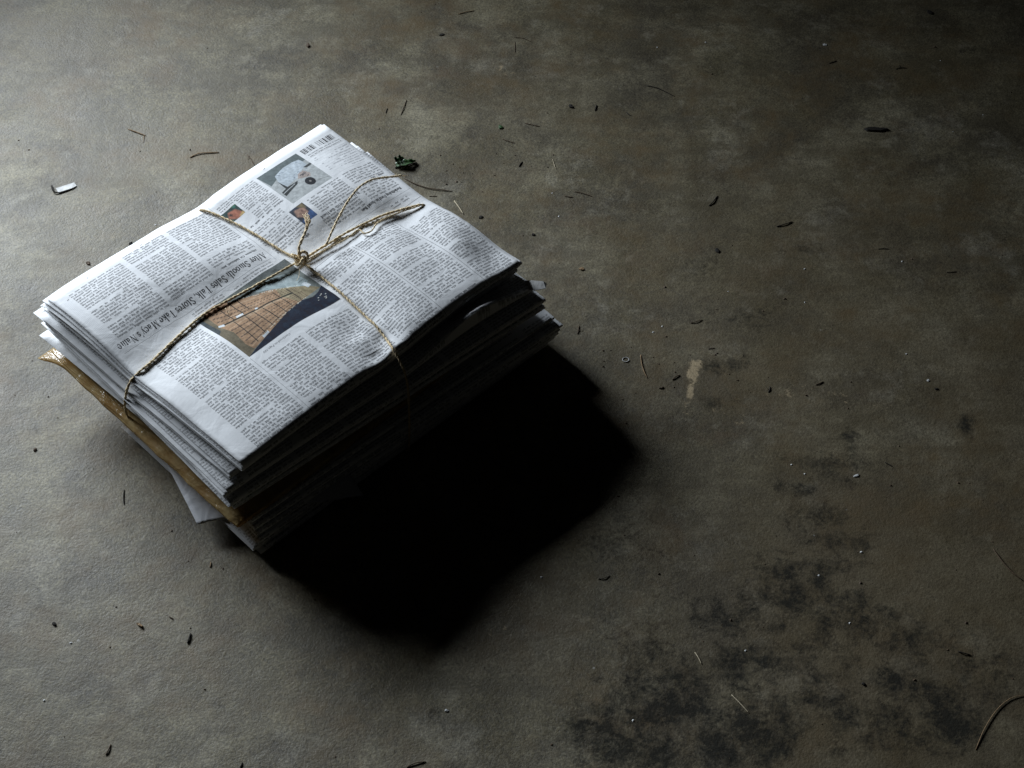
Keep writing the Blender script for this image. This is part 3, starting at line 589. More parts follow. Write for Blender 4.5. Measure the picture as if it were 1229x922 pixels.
def folded_sheets(parent, B, C, ztop, T, n, wid=.279, amp=(1, .3), mats=None, thick=.00045, nv=34, jit=.0014, seed=0, fan=0.0, name='sheet', curl=0.0, lift=None, lip=None):
    """a folded newspaper: n nested U-shaped sheets. B, C = ends of the fold (right, near) at height ztop; the paper runs away from the fold.
    amp = relief of the outermost top leaf and of the lowest leaf"""
    R = np.random.default_rng(seed)
    B, C = np.asarray(B)[:2], np.asarray(C)[:2]; L = np.linalg.norm(C - B); vd = (C - B) / L; ud = np.array([vd[1], -vd[0]])
    if ud @ U0 < 0: ud = -ud
    mats = mats or [M['inner'], M['plain'], M['edge']]
    zc = ztop - T / 2; out = []
    for i in range(n):
        r = (T / 2 - thick) * (1 - i / (n - .35)) ; r = max(r, thick * .8)
        off0, off1 = R.uniform(-jit, jit) * 2, R.uniform(-jit, jit) * 2; back = R.uniform(-jit, jit) * 2; sk = R.uniform(-1, 1) * jit * 2
        # profile in (u distance from fold line, going away = negative u; z)
        nu = 26; a = np.linspace(math.pi / 2, -math.pi / 2, 9)
        topu = np.linspace(-(wid) + back, -r, nu); botu = np.linspace(-r, -wid - back, 12)
        pu = np.r_[topu[:-1], -r + r * np.cos(a) * 1.0, botu[1:]]; pz = np.r_[np.full(nu - 1, r), r * np.sin(a), np.full(11, -r)]
        w = np.r_[np.ones(nu - 1), (np.sin(a) + 1) / 2, np.zeros(11)]     # 1 on top half, 0 on bottom half
        A_i = amp[0] + (amp[1] - amp[0]) * (i / max(1, n)) * .5
        A = A_i * w + amp[1] * (1 - w)
        arcl = np.r_[0, np.cumsum(np.hypot(np.diff(pu), np.diff(pz)))]
        nrm_u = np.gradient(pz, arcl + np.arange(len(arcl)) * 1e-9); nrm_z = -np.gradient(pu, arcl + np.arange(len(arcl)) * 1e-9)
        ln = np.hypot(nrm_u, nrm_z) + 1e-12; nrm_u, nrm_z = -nrm_u / ln, -nrm_z / ln
        vs = np.linspace(0, 1, nv); npf = len(pu)
        verts = []; uvs = []
        wob = R.uniform(0, 100)
        for side in (1, -1):
            U_ = pu + side * .5 * thick * nrm_u; Z_ = pz + side * .5 * thick * nrm_z
            for j, t in enumerate(vs):
                v0 = -off0 + t * (L + off0 + off1)
                vv = v0 + sk * (pu / wid) + .0009 * (NZ.fbm(np.full(npf, wob), arcl * 30 + (5 if t > .5 else 60), 2) - .4) * (abs(t - .5) > .49)
                P = B[None] + vd[None] * vv[:, None] + ud[None] * U_[:, None]
                z = zc + Z_ + relief(P[:, 0], P[:, 1], A) * (1.0)
                # sheets fan apart towards the near-left short edge
                if lift is not None: z = z + lift * w * (1 - .35 * i / n) * np.clip((t - .62) / .38, 0, 1) ** 2 * np.exp(-((U_ + wid - .062) / .048) ** 2)
                if lip is not None: z = z + lip * (.25 + .75 * w) * np.exp(-((vv - .075) / .05) ** 2) * np.clip((U_ + .024) / .024, 0, 1) ** 1.2
                if fan: z = z - fan * i / n * w * np.clip((t - .82) / .18, 0, 1) ** 1.5 * (1 + .6 * np.sin(pu * 38 + wob))
                if curl: z = z - curl * (1 - w) * np.clip((t - .7) / .3, 0, 1) ** 2
                z = z + .0011 * (NZ.fbm(P[:, 0] * 25 + wob, P[:, 1] * 25, 2) - .4) * (i > 0)
                verts.append(np.c_[P, z]); uvs.append(np.c_[np.full(npf, v0), arcl if True else arcl])
        V = np.vstack(verts); UV = np.vstack(uvs)
        out.append((V, UV, npf, arcl))
        F = []; mi = []
        o1 = nv * npf
        for j in range(nv - 1):
            for k in range(npf - 1):
                q = j * npf + k
                F.append((q, q + npf, q + npf + 1, q + 1)); mi.append(0)
                F.append((o1 + q, o1 + q + 1, o1 + q + npf + 1, o1 + q + npf)); mi.append(1)
        for j in (0, nv - 1):
            for k in range(npf - 1):
                q = j * npf + k; f = (q, q + 1, o1 + q + 1, o1 + q); F.append(f if j == 0 else f[::-1]); mi.append(2)
        for k in (0, npf - 1):
            for j in range(nv - 1):
                q = j * npf + k; f = (q, o1 + q, o1 + q + npf, q + npf); F.append(f if k == 0 else f[::-1]); mi.append(2)
        m_ = list(mats) if i == 0 else [M['inner'] if i % 2 else M['plain'], M['plain'], M['edge']]
        if m_[0] is M['front']: UVn = UV * 1000 / np.array([343, 300])
        else: UVn = UV * 1000 / np.array([172, 180]) + R.uniform(0, 1, 2)
        ob = mesh_obj(name, V, F, m_, parent, True, UVn, mi)
    return out

def newspaper(label, Bp, Cp, z, T, n, **kw):
    B, C = at(*Bp, z), at(*Cp, z)
    e = empty('newspaper'); tag(e, label, 'newspaper', 'folded newspapers tied in the bundle')
    folded_sheets(e, B, C, z, T, n, **kw); return e

# ---- the stack, from the floor up
lower = [
 ((655, 412), (315, 660), .0095, .0065, 'bottom newspaper of the stack, lying on the concrete in the shadow'),
 ((662, 405), (308, 655), .0165, .0065, 'second newspaper up from the floor, in deep shade under the bundle'),
 ((668, 399), (311, 648), .0235, .0065, 'third newspaper up from the floor, in deep shade under the bundle'),
 ((669, 396), (308, 640), .0300, .0060, 'fourth newspaper up from the floor, just over the torn grey flyer'),
 ((673, 390), (307, 632), .0365, .0060, 'fifth newspaper up, its right corner jutting farthest over the floor'),
 ((662, 382), (304, 623), .0425, .0055, 'newspaper lying directly under the amber plastic bag'),
]
for k, (B, C, z, T, lab) in enumerate(lower):
    newspaper(lab, B, C, z, T, 4, wid=(.190, .195, .20, .215, .225, .236)[k], amp=(.04, .02), seed=40 + k, thick=.0006, nv=22, jit=.0022)

newspaper('newspaper squeezed between the amber bag and the glossy white insert', (652, 368), (284, 606), .0615, .0060, 3, amp=(.14, .10), seed=31, thick=.0006, wid=.270)
newspaper('newspaper lying just under the one whose raised fold catches the light', (650, 360), (281, 600), .0735, .0085, 6, amp=(.20, .15), seed=32, thick=.00042, jit=.0034, fan=.0015)
newspaper('newspaper whose raised fold catches a small patch of light at the right end', (641, 343), (274, 588), .0835, .0090, 6, amp=(.30, .20), seed=33, thick=.00042, jit=.0034, lip=.021, fan=.002)
newspaper('thin newspaper section pressed directly beneath the printed front page', (617, 323), (281, 566), .0925, .0075, 5, amp=(.25, .2), seed=34, thick=.00042, jit=.0030, fan=.002)
top = newspaper('top newspaper, its printed front page with a brick building photo facing up', (625, 306), (291, 557), .1090, .0130, 6, amp=(1.0, .6), seed=35, thick=.0005, nv=90, jit=.0010, mats=[M['front'], M['plain'], M['edge']], fan=.0010, lift=.0045)

# ---- glossy insert and the grey flyer
def leaf_sheet(name, corner, dirE, dirF, LE, LF, z, mat, label, cat, amp=0.0, droop=0.0, thick=.0004, ragged=0.0, seed=1):
    R = np.random.default_rng(seed); nE, nF = 30, 30; V = []
    for sd in (0, 1):
        for j in range(nF + 1):
            for i in range(nE + 1):
                s_, t_ = i / nE, j / nF
                e = LE * s_; f_ = LF * t_
                if ragged and i == 0: e += ragged * (NZ.fbm(np.array(t_ * 60.), np.array(seed * 3.), 3) - .3)
                P = corner[:2] + dirE * e + dirF * f_
                zz = z - droop * (1 - s_) ** 2 * (1 - t_) ** 2 + .0012 * (NZ.fbm(np.array(P[0] * 26 + seed), np.array(P[1] * 26), 3) - .45) - sd * thick + float(relief(np.array(P[0]), np.array(P[1]), amp) if amp else 0)
                V.append((P[0], P[1], zz))
    F = []; n1 = (nE + 1) * (nF + 1)
    for j in range(nF):
        for i in range(nE):
            q = j * (nE + 1) + i; F.append((q, q + 1, q + nE + 2, q + nE + 1)); F.append((n1 + q, n1 + q + nE + 1, n1 + q + nE + 2, n1 + q + 1))
    for i in range(nE):
        q = i; F.append((q, n1 + q, n1 + q + 1, q + 1)); q = nF * (nE + 1) + i; F.append((q, q + 1, n1 + q + 1, n1 + q))
    for j in range(nF):
        q = j * (nE + 1); F.append((q, q + nE + 1, n1 + q + nE + 1, n1 + q)); q += nE; F.append((q, n1 + q, n1 + q + nE + 1, q + nE + 1))
    o = mesh_obj(name, V, F, mat); tag(o, label, cat); return o
def unit(a): a = np.asarray(a)[:2]; return a / np.linalg.norm(a)
ci = at(47, 402, .0648); ei = unit(at(150, 487, .0648) - ci)
leaf_sheet('advertising_insert', ci, ei, unit(at(76, 383, .0648) - ci), .262, .30, .0648, M['gloss'], 'glossy white insert sheet poking out at the left corner above the amber bag', 'paper insert', .08, .001, .0007, 0, 4)
cf = at(237, 630, .0135)
leaf_sheet('grey_flyer', cf, unit(at(183, 526, .0262) - cf), unit(at(300, 612, .0262) - cf), .100, .15, .0262, M['gray'], 'pale grey flyer with a torn edge sticking out low at the left of the stack', 'flyer', 0, .0124, .0003, .0045, 6)

# ---- amber plastic bag with a newspaper inside
def build_bag():
    e = empty('plastic_bag'); tag(e, 'amber plastic newspaper bag, shiny and wrinkled, bulging from the left side', 'plastic bag')
    z1, z0 = .0535, .0435
    a, b = at(57, 423, .049), at(285, 630, .047); d = unit(b - a); inn = np.array([-d[1], d[0]])
    if inn @ (-V0) < 0: inn = -inn
    L = np.linalg.norm((b - a)[:2]); nL, nP = 110, 40; V = []
    for i in range(nL + 1):
        t = i / nL; s_ = -.004 + t * (L + .006)
        flat = np.clip(t / .10, 0, 1) * np.clip((1 - t) / .03, .25, 1)     # the empty flap at the far end is flat
        hh = .0012 + (.0064 * flat ** .6) * (.82 + .4 * float(NZ.fbm(np.array(t * 7.), np.array(8.3), 4))); bul = .009 * (NZ.fbm(np.array(t * 9.), np.array(1.5), 3) - .45) - .003 * (1 - flat)
        zc = .0487 - .004 * (1 - flat) * (t < .5) - .0015 * t
        for k in range(nP):
            q = 2 * math.pi * k / nP; cx, cz_ = math.cos(q), math.sin(q)
            ex = abs(cx) ** .55 * (1 if cx > 0 else -1); ez = abs(cz_) ** .8 * (1 if cz_ > 0 else -1)
            wr = .0014 * (NZ.fbm(np.array(t * 12 + 3.), np.array(k * .75), 3) - .45) * (cx < .2)
            depth = .13 - .135 * (-ex)     # ex=-1 -> outer edge
            out = (.128 + bul * .5) * ex
            P = a[:2] + d * s_ + inn * (.126 - (.009 * math.exp(-(t / .06) ** 2) if cx < 0 else 0) + out + (wr if cx < 0 else 0))
            V.append((P[0], P[1], zc + hh * ez + wr * .9))
    F = [(i * nP + k, i * nP + (k + 1) % nP, (i + 1) * nP + (k + 1) % nP, (i + 1) * nP + k) for i in range(nL) for k in range(nP)]
    F += [tuple(range(nP))[::-1], tuple(nL * nP + k for k in range(nP))]
    mesh_obj('bag_film', V, F, M['bag'], e)
    # folded paper inside
    c0 = a[:2] + d * .030 + inn * .010; V = []
    for zz in (.0450, .0515):
        for (p, q) in ((0, 0), (L - .040, 0), (L - .040, .22), (0, .22)):
            P = c0 + d * p + inn * q; V.append((P[0], P[1], zz))
    mesh_obj('wrapped_newspaper', V, [(0, 3, 2, 1), (4, 5, 6, 7), (0, 1, 5, 4), (1, 2, 6, 5), (2, 3, 7, 6), (3, 0, 4, 7)], M['edge'], e, False)
build_bag()

# ---- white paper tab at the right side
def build_tab():
    p = [at(638, 337, .092), at(652, 338.5, .0965), at(655, 345, .0945), at(641, 348, .0865)]
    base = [at(620, 337, .0765), at(622, 346, .0755)]
    c = (p[0] + p[3]) / 2
    V = [base[0], p[0] + [0, 0, .0005], p[1] + [0, 0, .001], p[2] + [0, 0, -.0012], p[3] + [0, 0, -.0005], base[1], (p[1] + p[2]) / 2 + np.array([.002, .001, .001])]
    V += [v - np.array([0, 0, .0005]) for v in V]
    top_ = [(0, 5, 4, 1), (1, 4, 3, 2), (2, 3, 6)]; F = top_ + [tuple(i + 7 for i in f[::-1]) for f in top_]
    loop = [0, 5, 4, 3, 6, 2, 1]
    for i, j in zip(loop, loop[1:] + loop[:1]): F.append((i, i + 7, j + 7, j))
    o = mesh_obj('paper_tab', V, F, M['white'], smooth=False); tag(o, 'small bent white paper tab sticking out at the right end of the stack', 'paper scrap')
build_tab()

# ------------------------------------------------------------------ twine
def ztop_at(P):
    "height of the front page under a point"
    P = np.asarray(P); return .1090 + relief(P[..., 0], P[..., 1], 1.0)
def ply_twine(P, r, verts, faces, pitch=.0105, phase=0.0, fray=0):
    T, N, B = frames(P); L = np.r_[0, np.cumsum(np.linalg.norm(np.diff(P, axis=0), axis=1))]
    for k in range(2):
        a = 2 * math.pi * L / pitch + k * math.pi + phase
        rr = r * (1 + .14 * np.sin(L * 410 + k + phase) + .10 * np.sin(L * 1130 + 2 * k))
        Q = P + (N * np.cos(a)[:, None] + B * np.sin(a)[:, None]) * (r * .34)
        tube_data(Q, rr * .80, 6, verts, faces)
def on_top(pts, lift=.0016, n=140):
    out = []
    for (x, y) in pts:
        z = ZT
        for _ in range(4): P = at(x, y, z); z = float(ztop_at(P)) + lift
        out.append(at(x, y, z))
    S, L = smooth_path(out, n); S[:, 2] = np.maximum(S[:, 2], ztop_at(S) + lift * .9); return S
tw = empty('twine', tuple(at(360, 313, .105))); tw.location = (0, 0, 0)
tag(tw, 'jute twine tied crosswise around the newspaper bundle, knotted on top', 'twine')
RT = .00116
KN = at(360, 311, .1105)
# strand along the long direction: floor on the right, over the top, down the left side
s1 = on_top([(505, 246), (470, 255), (430, 272), (395, 292), (364, 311), (330, 330), (290, 352), (255, 371), (235, 385), (205, 412), (180, 436), (165, 448)])
e1 = s1[0]; e2 = s1[-1]; dr = unit(s1[0] - s1[6]); dl = unit(s1[-1] - s1[-6])
r_side = [e1 + np.r_[dr * .006, -.006], e1 + np.r_[dr * .013, -.030], e1 + np.r_[dr * .030, -.070], e1 + np.r_[dr * .020, -.1025], e1 + np.r_[-dr * .02, -.1035]]
l_side = [at(156, 459, .098), at(151, 474, .085), at(150, 488, .068), at(153, 499, .053), at(164, 515, .042), at(180, 532, .034), at(196, 545, .030)]
def resample(P, step=.0011):
    P = np.asarray(P); L = np.linalg.norm(np.diff(P, axis=0), axis=1).sum(); return smooth_path(P, int(L / step) + 2)[0]
full1 = resample(np.vstack([np.array(r_side[::-1]), s1[::6], np.array(l_side)]))
v, f = [], []; ply_twine(full1, RT, v, f); mesh_obj('strand', v, f, M['twine'], tw)
s2 = on_top([(243, 252), (262, 259), (290, 272), (320, 290), (345, 305), (362, 314), (390, 336), (420, 362), (445, 386), (462, 405), (472, 420)])
e1 = s2[0]; dr = unit(s2[0] - s2[6])
b_side = [e1 + np.r_[dr * .004, -.005], e1 + np.r_[dr * .006, -.03], e1 + np.r_[dr * .004, -.075], e1 + np.r_[dr * .001, -.1035], e1 + np.r_[-dr * .03, -.104]]
f_side = [at(480, 434, .099), at(487, 452, .088), at(490, 472, .075), at(491, 497, .052), at(491, 520, .026), at(489, 540, .004), at(476, 530, .0018)]
full2 = resample(np.vstack([np.array(b_side[::-1]), s2[::6], np.array(f_side)]))
v, f = [], []; ply_twine(full2, RT * .95, v, f, phase=1); mesh_obj('strand', v, f, M['twine'], tw)
# second turn lying along the right half of the first strand, with a small loose bight
s3 = on_top([(366, 313), (392, 299), (415, 287), (430, 276), (437, 280), (446, 277), (455, 266), (480, 255), (504, 247)], .0024, 90)
v, f = [], []; ply_twine(resample(s3), RT * .6, v, f, phase=2); mesh_obj('strand', v, f, M['twine'], tw)
# knot: a closed overhand knot of the same cord
t = np.linspace(0, 2 * math.pi, 150)
kx = np.stack([np.sin(t) + 2 * np.sin(2 * t), np.cos(t) - 2 * np.cos(2 * t), -np.sin(3 * t)], 1) * np.array([.0027, .0027, .0030]) + KN + np.array([0, 0, .0012])
v, f = [], []; ply_twine(kx, RT * 1.1, v, f, .006)
kx2 = np.stack([.0048 * np.cos(t), .0042 * np.sin(t), .002 * np.sin(2 * t)], 1) + KN + np.array([.001, -.001, -.0012]); ply_twine(kx2, RT * 1.1, v, f, .006, 1)
mesh_obj('knot', v, f, M['twine'], tw)
# loose ends
le1 = resample([KN, at(359, 297, .120), at(364, 284, .124), at(369, 272, .127), at(370, 264, .130)])
v, f = [], []; ply_twine(le1, RT * 1.15, v, f)
R = np.random.default_rng(5)
for k in range(16):     # frayed brush
    p0 = le1[int(len(le1) * (.62 + .3 * R.random()))]; p1 = le1[-1] + R.normal(size=3) * [.0018, .0018, .001]
    p2 = at(366 + R.uniform(-3, 4), 257 + R.uniform(-3, 5), .131 + R.uniform(-.001, .002))
    tube_data(smooth_path([p0, p1, p2], 10)[0], np.linspace(.0006, .00015, 10), 4, v, f)
mesh_obj('loose_end', v, f, M['fibre'], tw)
le2 = resample([at(392, 293, .1105), at(397, 281, .115), at(406, 262, .122), at(418, 241, .128), at(431, 225, .131), at(446, 216, .131), at(463, 213, .128), at(482, 211, .1245)])
v, f = [], []; ply_twine(le2, RT * .92, v, f, .009)
for k in range(5): tube_data(smooth_path([le2[-6], le2[-1], at(486 + R.uniform(0, 6), 211 + R.uniform(-2, 3), .1235)], 8)[0], np.linspace(.0005, .00012, 8), 4, v, f)
mesh_obj('loose_end', v, f, M['fibre'], tw)
# fuzz
v, f = [], []
for path, nn_ in ((full1, 150), (full2, 130), (le2, 50), (le1, 30), (s3, 60)):
    for k in range(nn_):
        p = path[R.integers(2, len(path) - 2)]; d = R.normal(size=3); d[2] = abs(d[2]) * .6; d /= np.linalg.norm(d); l = R.uniform(.0015, .005)
        q = p + d * l + R.normal(size=3) * .0008; tube_data(np.array([p, (p + q) / 2 + R.normal(size=3) * .0006, q]), np.array([.00013, .00011, .00006]), 3, v, f)
for k in range(40):
    d = R.normal(size=3); d[2] = abs(d[2]) * .5; d /= np.linalg.norm(d); q = KN + d * R.uniform(.007, .013)
    tube_data(np.array([KN + d * .003, (KN + q) / 2 + R.normal(size=3) * .001 + d * .003, q]), np.array([.00018, .00015, .00007]), 3, v, f)
for (a_, b_, c_) in (((359, 318), (358, 327), (355, 332)), ((379, 318), (377, 324), (383, 322)), ((381, 322), (386, 324), (378, 326)), ((275, 366), (274, 372), (272, 374)), ((270, 368), (273, 373), (276, 371))):
    P = [np.r_[at(*q, .110)[:2], ztop_at(at(*q, .108)) + .0012 + h] for q, h in ((a_, .003), (b_, .001), (c_, .0))]
    tube_data(smooth_path(P, 8)[0], np.full(8, .00022), 3, v, f)
o = mesh_obj('fuzz', v, f, M['fibre'], tw); o['kind'] = 'stuff'

# ------------------------------------------------------------------ litter on the floor
def twig(name, cat, label, pts, wpx, mat, group=None, fork=None, z=None, flat=.7):
    "a bent stem lying on the concrete; pts in photograph pixels, wpx its width"
    r = wpx * .27 / 1300; P = []
    for i, q in enumerate(pts): P.append(at(q[0], q[1], r * .9 + (.0005 if 0 < i < len(pts) - 1 else 0)))
    if len(P) == 2: P.insert(1, (P[0] + P[1]) / 2 + np.array([random.uniform(-1, 1), random.uniform(-1, 1), .3]) * .0008)
    n = 14; S, L = smooth_path(P, n); v, f = [], []
    R_ = r * (1 - .45 * np.abs(np.linspace(-.9, 1, n)) ** 6) * (1 + .18 * RNG.random(n))
    c = S.mean(0).copy(); c[2] = 0
    tube_data(S - c, R_, 6, v, f)
    if fork is not None:
        a_ = at(*fork[0], r); b_ = at(*fork[1], r); tube_data(smooth_path([a_ - c, (a_ + b_) / 2 - c + [0, 0, .0004], b_ - c], 8)[0], np.linspace(r * .7, r * .35, 8), 5, v, f)
    o = mesh_obj(name, v, f, M[mat]); o.location = c; tag(o, label, cat, group); return o
def chip(name, cat, label, x, y, wpx, hpx, mat, rot=0, thick=.0012, group=None, seed=0, curl=0.0):
    "an irregular flake with thickness, domed"
    R_ = np.random.default_rng(seed + int(x)); n = 11; thick *= .55; ring = []; c = at(x, y)
    for k in range(n):
        a = 2 * math.pi * k / n; rr = .82 * (1 + R_.uniform(-.25, .2))
        dx, dy = wpx / 2 * rr * math.cos(a), hpx / 2 * rr * math.sin(a); q = math.radians(rot)
        ring.append(at(x + dx * math.cos(q) - dy * math.sin(q), y + dx * math.sin(q) + dy * math.cos(q)) - c)
    V = [p + np.array([0, 0, .0003]) for p in ring] + [p * .82 + np.array([0, 0, thick * (.7 + .5 * R_.random()) + curl * abs(p[0]) * 30]) for p in ring] + [np.array([0, 0, thick * 1.25])]
    F = [(k, (k + 1) % n, n + (k + 1) % n, n + k) for k in range(n)] + [(n + k, n + (k + 1) % n, 2 * n) for k in range(n)] + [tuple(range(n))[::-1]]
    o = mesh_obj(name, V, F, M[mat], smooth=False); o.location = c; tag(o, label, cat, group); return o

GN = 'dry needles and twigs scattered on the concrete'
twig('twig', 'twig', 'brown twig with a tiny side fork, above the left end of the newspapers', [(154, 155), (165, 159), (175, 163)], 2.4, 'tan', GN, ((173, 163), (172, 171)))
twig('twig', 'twig', 'slightly bent brown twig between the forked twig and the front page', [(228, 189), (240, 184), (263, 183)], 2.4, 'tan', GN)
twig('twig', 'twig', 'short dark twig touching the upper left edge of the newspapers', [(297, 186), (301, 191), (305, 198)], 2.0, 'needle', GN, ((299, 187), (297, 192)))
twig('twig', 'twig', 'small brown twig at the top edge of the photo, pointing up right', [(550, 17), (560, 14), (569, 13)], 2.0, 'tan', GN)
twig('pine_needle', 'pine needle', 'upright reddish needle standing alone above the newspapers', [(481, 138), (484, 130), (488, 120)], 1.8, 'needle', GN)
twig('pine_needle', 'pine needle', 'shortest dark needle above the newspapers, left of the reddish one', [(463, 136), (465, 130)], 1.6, 'dark', GN)
twig('pine_needle', 'pine needle', 'thin vertical needle near the top centre, meeting a slanted one', [(618, 50), (618, 63)], 1.3, 'needle', GN)
twig('pine_needle', 'pine needle', 'thin slanted needle near the top centre, above a vertical one', [(617, 45), (628, 46), (639, 51)], 1.3, 'needle', GN)
twig('pine_needle', 'pine needle', 'long dark needle sloping down right in the upper middle of the floor', [(776, 103), (790, 106), (810, 116)], 1.8, 'dark', GN)
twig('twig', 'twig', 'stubby dark twig right of the curled black leaf bit', [(716, 126), (714, 133)], 2.6, 'dark', GN)
twig('twig', 'twig', 'tiny dark twig below the long sloping needle', [(752, 135), (757, 139)], 2.2, 'dark', GN)
twig('pine_needle', 'pine needle', 'brown needle right of the small green leaf scrap', [(630, 148), (640, 150), (648, 152)], 1.6, 'needle', GN)
twig('pine_needle', 'pine needle', 'brown needle just below the small green leaf scrap', [(603, 167), (618, 172)], 1.7, 'needle', GN)
twig('twig', 'twig', 'short dark stick above the pale grass stem', [(623, 200), (627, 194)], 2.2, 'dark', GN)
twig('grass_stem', 'grass stem', 'fine pale grass stem right of the short dark stick', [(663, 191), (665, 197), (667, 203)], 1.2, 'straw', GN)
twig('pine_needle', 'pine needle', 'long curved dark needle running right from the loose twine end', [(485, 214), (499, 221), (515, 226), (532, 228), (543, 230)], 2.2, 'needle', GN)
twig('pine_needle', 'pine needle', 'short horizontal needle below the long curved one', [(515, 236), (525, 236)], 1.4, 'needle', GN)
twig('straw_piece', 'straw', 'pale straw stick lying above the right part of the front page', [(545, 241), (551, 249), (556, 257)], 2.4, 'straw')
twig('pine_needle', 'pine needle', 'short brown needle left of a longer one, above the dark dot', [(677, 235), (688, 237)], 1.6, 'needle', GN)
twig('pine_needle', 'pine needle', 'longer brown needle right of the newspapers, tilted down right', [(689, 230), (700, 232), (711, 236)], 1.6, 'needle', GN)
twig('twig', 'twig', 'black twig leaning up right in the middle of the floor', [(851, 247), (856, 242), (861, 235)], 2.4, 'dark', GN)
twig('twig', 'twig', 'straight black twig right of centre, rising gently to the right', [(932, 272), (942, 269), (951, 266)], 2.5, 'dark', GN)
twig('pine_needle', 'pine needle', 'flat dark needle far right, below the large bark chip', [(1054, 299), (1067, 299)], 1.4, 'dark', GN)
twig('twig', 'twig', 'tiny dark twig at upper right, left of a twig with two stubs', [(995, 76), (1004, 73)], 1.8, 'dark', GN)
twig('twig', 'twig', 'dark twig with two stubs at upper right', [(1075, 83), (1082, 81), (1088, 82)], 1.7, 'dark', GN, ((1080, 82), (1079, 78)))
twig('twig', 'twig', 'reddish forked twig beside the right corner of the stack', [(695, 391), (694, 396), (693, 401)], 1.9, 'needle', GN, ((694, 397), (700, 396)))
twig('pine_needle', 'pine needle', 'long curved needle with a pale tip, right of the white ring', [(769, 426), (770, 436), (773, 446), (777, 454)], 1.9, 'tan', GN)
twig('pine_needle', 'pine needle', 'reddish needle above the pale scuff mark', [(829, 388), (836, 386), (843, 384)], 1.8, 'needle', GN)
twig('twig', 'twig', 'reddish twig just left of the pale scuff mark', [(807, 456), (811, 452), (816, 450)], 2.2, 'needle', GN)
twig('twig', 'twig', 'short twig left of the reddish one by the scuff mark', [(791, 466), (796, 464)], 2.2, 'needle', GN)
twig('twig', 'twig', 'small Y shaped dark twig right of the oil patch by the scuff', [(924, 464), (922, 471)], 1.8, 'dark', GN, ((923, 469), (920, 465)))
twig('twig', 'twig', 'dark reddish twig right of the small Y shaped one', [(979, 462), (988, 458)], 2.0, 'needle', GN)
twig('pine_needle', 'pine needle', 'tiny needle at the top right of the scuff mark', [(850, 419), (858, 418)], 1.4, 'needle', GN)
twig('twig', 'twig', 'thick black twig standing out on the lit floor at lower left', [(225, 772), (227, 766), (229, 760)], 3.2, 'dark', GN)
twig('twig', 'twig', 'brown twig near the bottom left edge of the photo', [(127, 906), (130, 900), (133, 893)], 2.4, 'needle', GN)
twig('pine_needle', 'pine needle', 'upright dark needle left of the torn grey flyer', [(149, 588), (148, 597), (149, 606)], 1.8, 'dark', GN)
twig('twig', 'twig', 'tiny reddish twig right of the tan seed husk', [(203, 740), (208, 743)], 2.0, 'needle', GN)
twig('twig', 'twig', 'short tan twig below the near corner of the amber bag', [(253, 675), (252, 681)], 2.2, 'tan', GN)
twig('pine_needle', 'pine needle', 'dark curved needle cut by the bottom edge, below the shadow', [(488, 921), (498, 916), (511, 914)], 2.0, 'needle', GN)
twig('twig', 'twig', 'small dark twig at the bottom edge right of the lit floor', [(288, 921), (291, 915)], 2.0, 'dark', GN)
twig('pine_needle', 'pine needle', 'bent dark needle beyond the shadow tip, in the dim floor', [(718, 695), (725, 694), (732, 691)], 1.6, 'dark', GN)
twig('straw_piece', 'straw', 'pale straight straw lying on the dark oil patch', [(878, 834), (888, 844), (899, 856)], 1.8, 'straw')
twig('straw_piece', 'straw', 'short pale straw just above the dark oil patch', [(834, 783), (838, 789), (842, 797)], 1.8, 'straw')
twig('grass_stem', 'grass stem', 'long arching brown stem at the lower right corner', [(1171, 900), (1181, 876), (1194, 855), (1207, 842), (1219, 836), (1236, 834)], 1.5, 'tan')
twig('grass_stem', 'grass stem', 'long faint dark stem at the right edge above the arching one', [(1192, 659), (1203, 674), (1215, 687), (1228, 697)], 2.2, 'needle')
twig('twig', 'twig', 'black twig at far lower right, left of the arching stem', [(1150, 782), (1157, 784), (1165, 786)], 2.4, 'dark', GN)
twig('pine_needle', 'pine needle', 'thin dark needle near the right edge, half way down', [(1136, 327), (1148, 326)], 1.3, 'dark', GN)
twig('twig', 'twig', 'small dark twig right of the black oil spot at right', [(1062, 555), (1071, 560)], 1.9, 'dark', GN)

chip('bark_chip', 'bark chip', 'large flat black bark chip lying alone at upper right', 1051, 156, 37, 6, 'dark', 1, .0035, seed=2)
chip('bark_chip', 'bark chip', 'small black bark chip at top centre, left of the two thin needles', 530, 42, 9, 3.5, 'dark', -15, .0016, seed=3)
chip('dirt_lump', 'dirt lump', 'round dark dirt lump at the top, left of centre', 370, 55, 5.5, 6, 'needle', 0, .003, seed=4)
chip('leaf_fragment', 'leaf fragment', 'curled black leaf bit right of the small green scrap', 685, 128, 8, 5.5, 'dark', 20, .0025, seed=5)
chip('bark_chip', 'bark chip', 'pale edged bark chip right of the white paper tab', 698, 323, 9.5, 4, 'tan', 5, .002, seed=6)
chip('seed_husk', 'seed husk', 'tan seed husk with a dark tail on the lit floor at lower left', 168, 751, 11, 5, 'tan', 28, .003, seed=7)
chip('dirt_lump', 'dirt lump', 'reddish dirt lump near the left edge beside the amber bag', 42, 540, 6, 4, 'needle', -30, .0022, seed=8)
chip('leaf_fragment', 'leaf fragment', 'dark crumbled leaf bit at lower left, left of the tan husk', 65, 749, 7, 5, 'dark', 30, .0022, seed=9)
chip('dirt_lump', 'dirt lump', 'brown dirt lump just above the far left edge of the newspapers', 106, 316, 7, 5, 'needle', 10, .0022, seed=10)
chip('dirt_lump', 'dirt lump', 'black dirt lump touching the upper left edge of the front page', 157, 293, 7, 4, 'dark', -30, .003, seed=11)
chip('dirt_lump', 'dirt lump', 'dark dirt lump right of the stack, above the white tab', 640, 282, 5, 3.5, 'dark', 0, .002, seed=12)
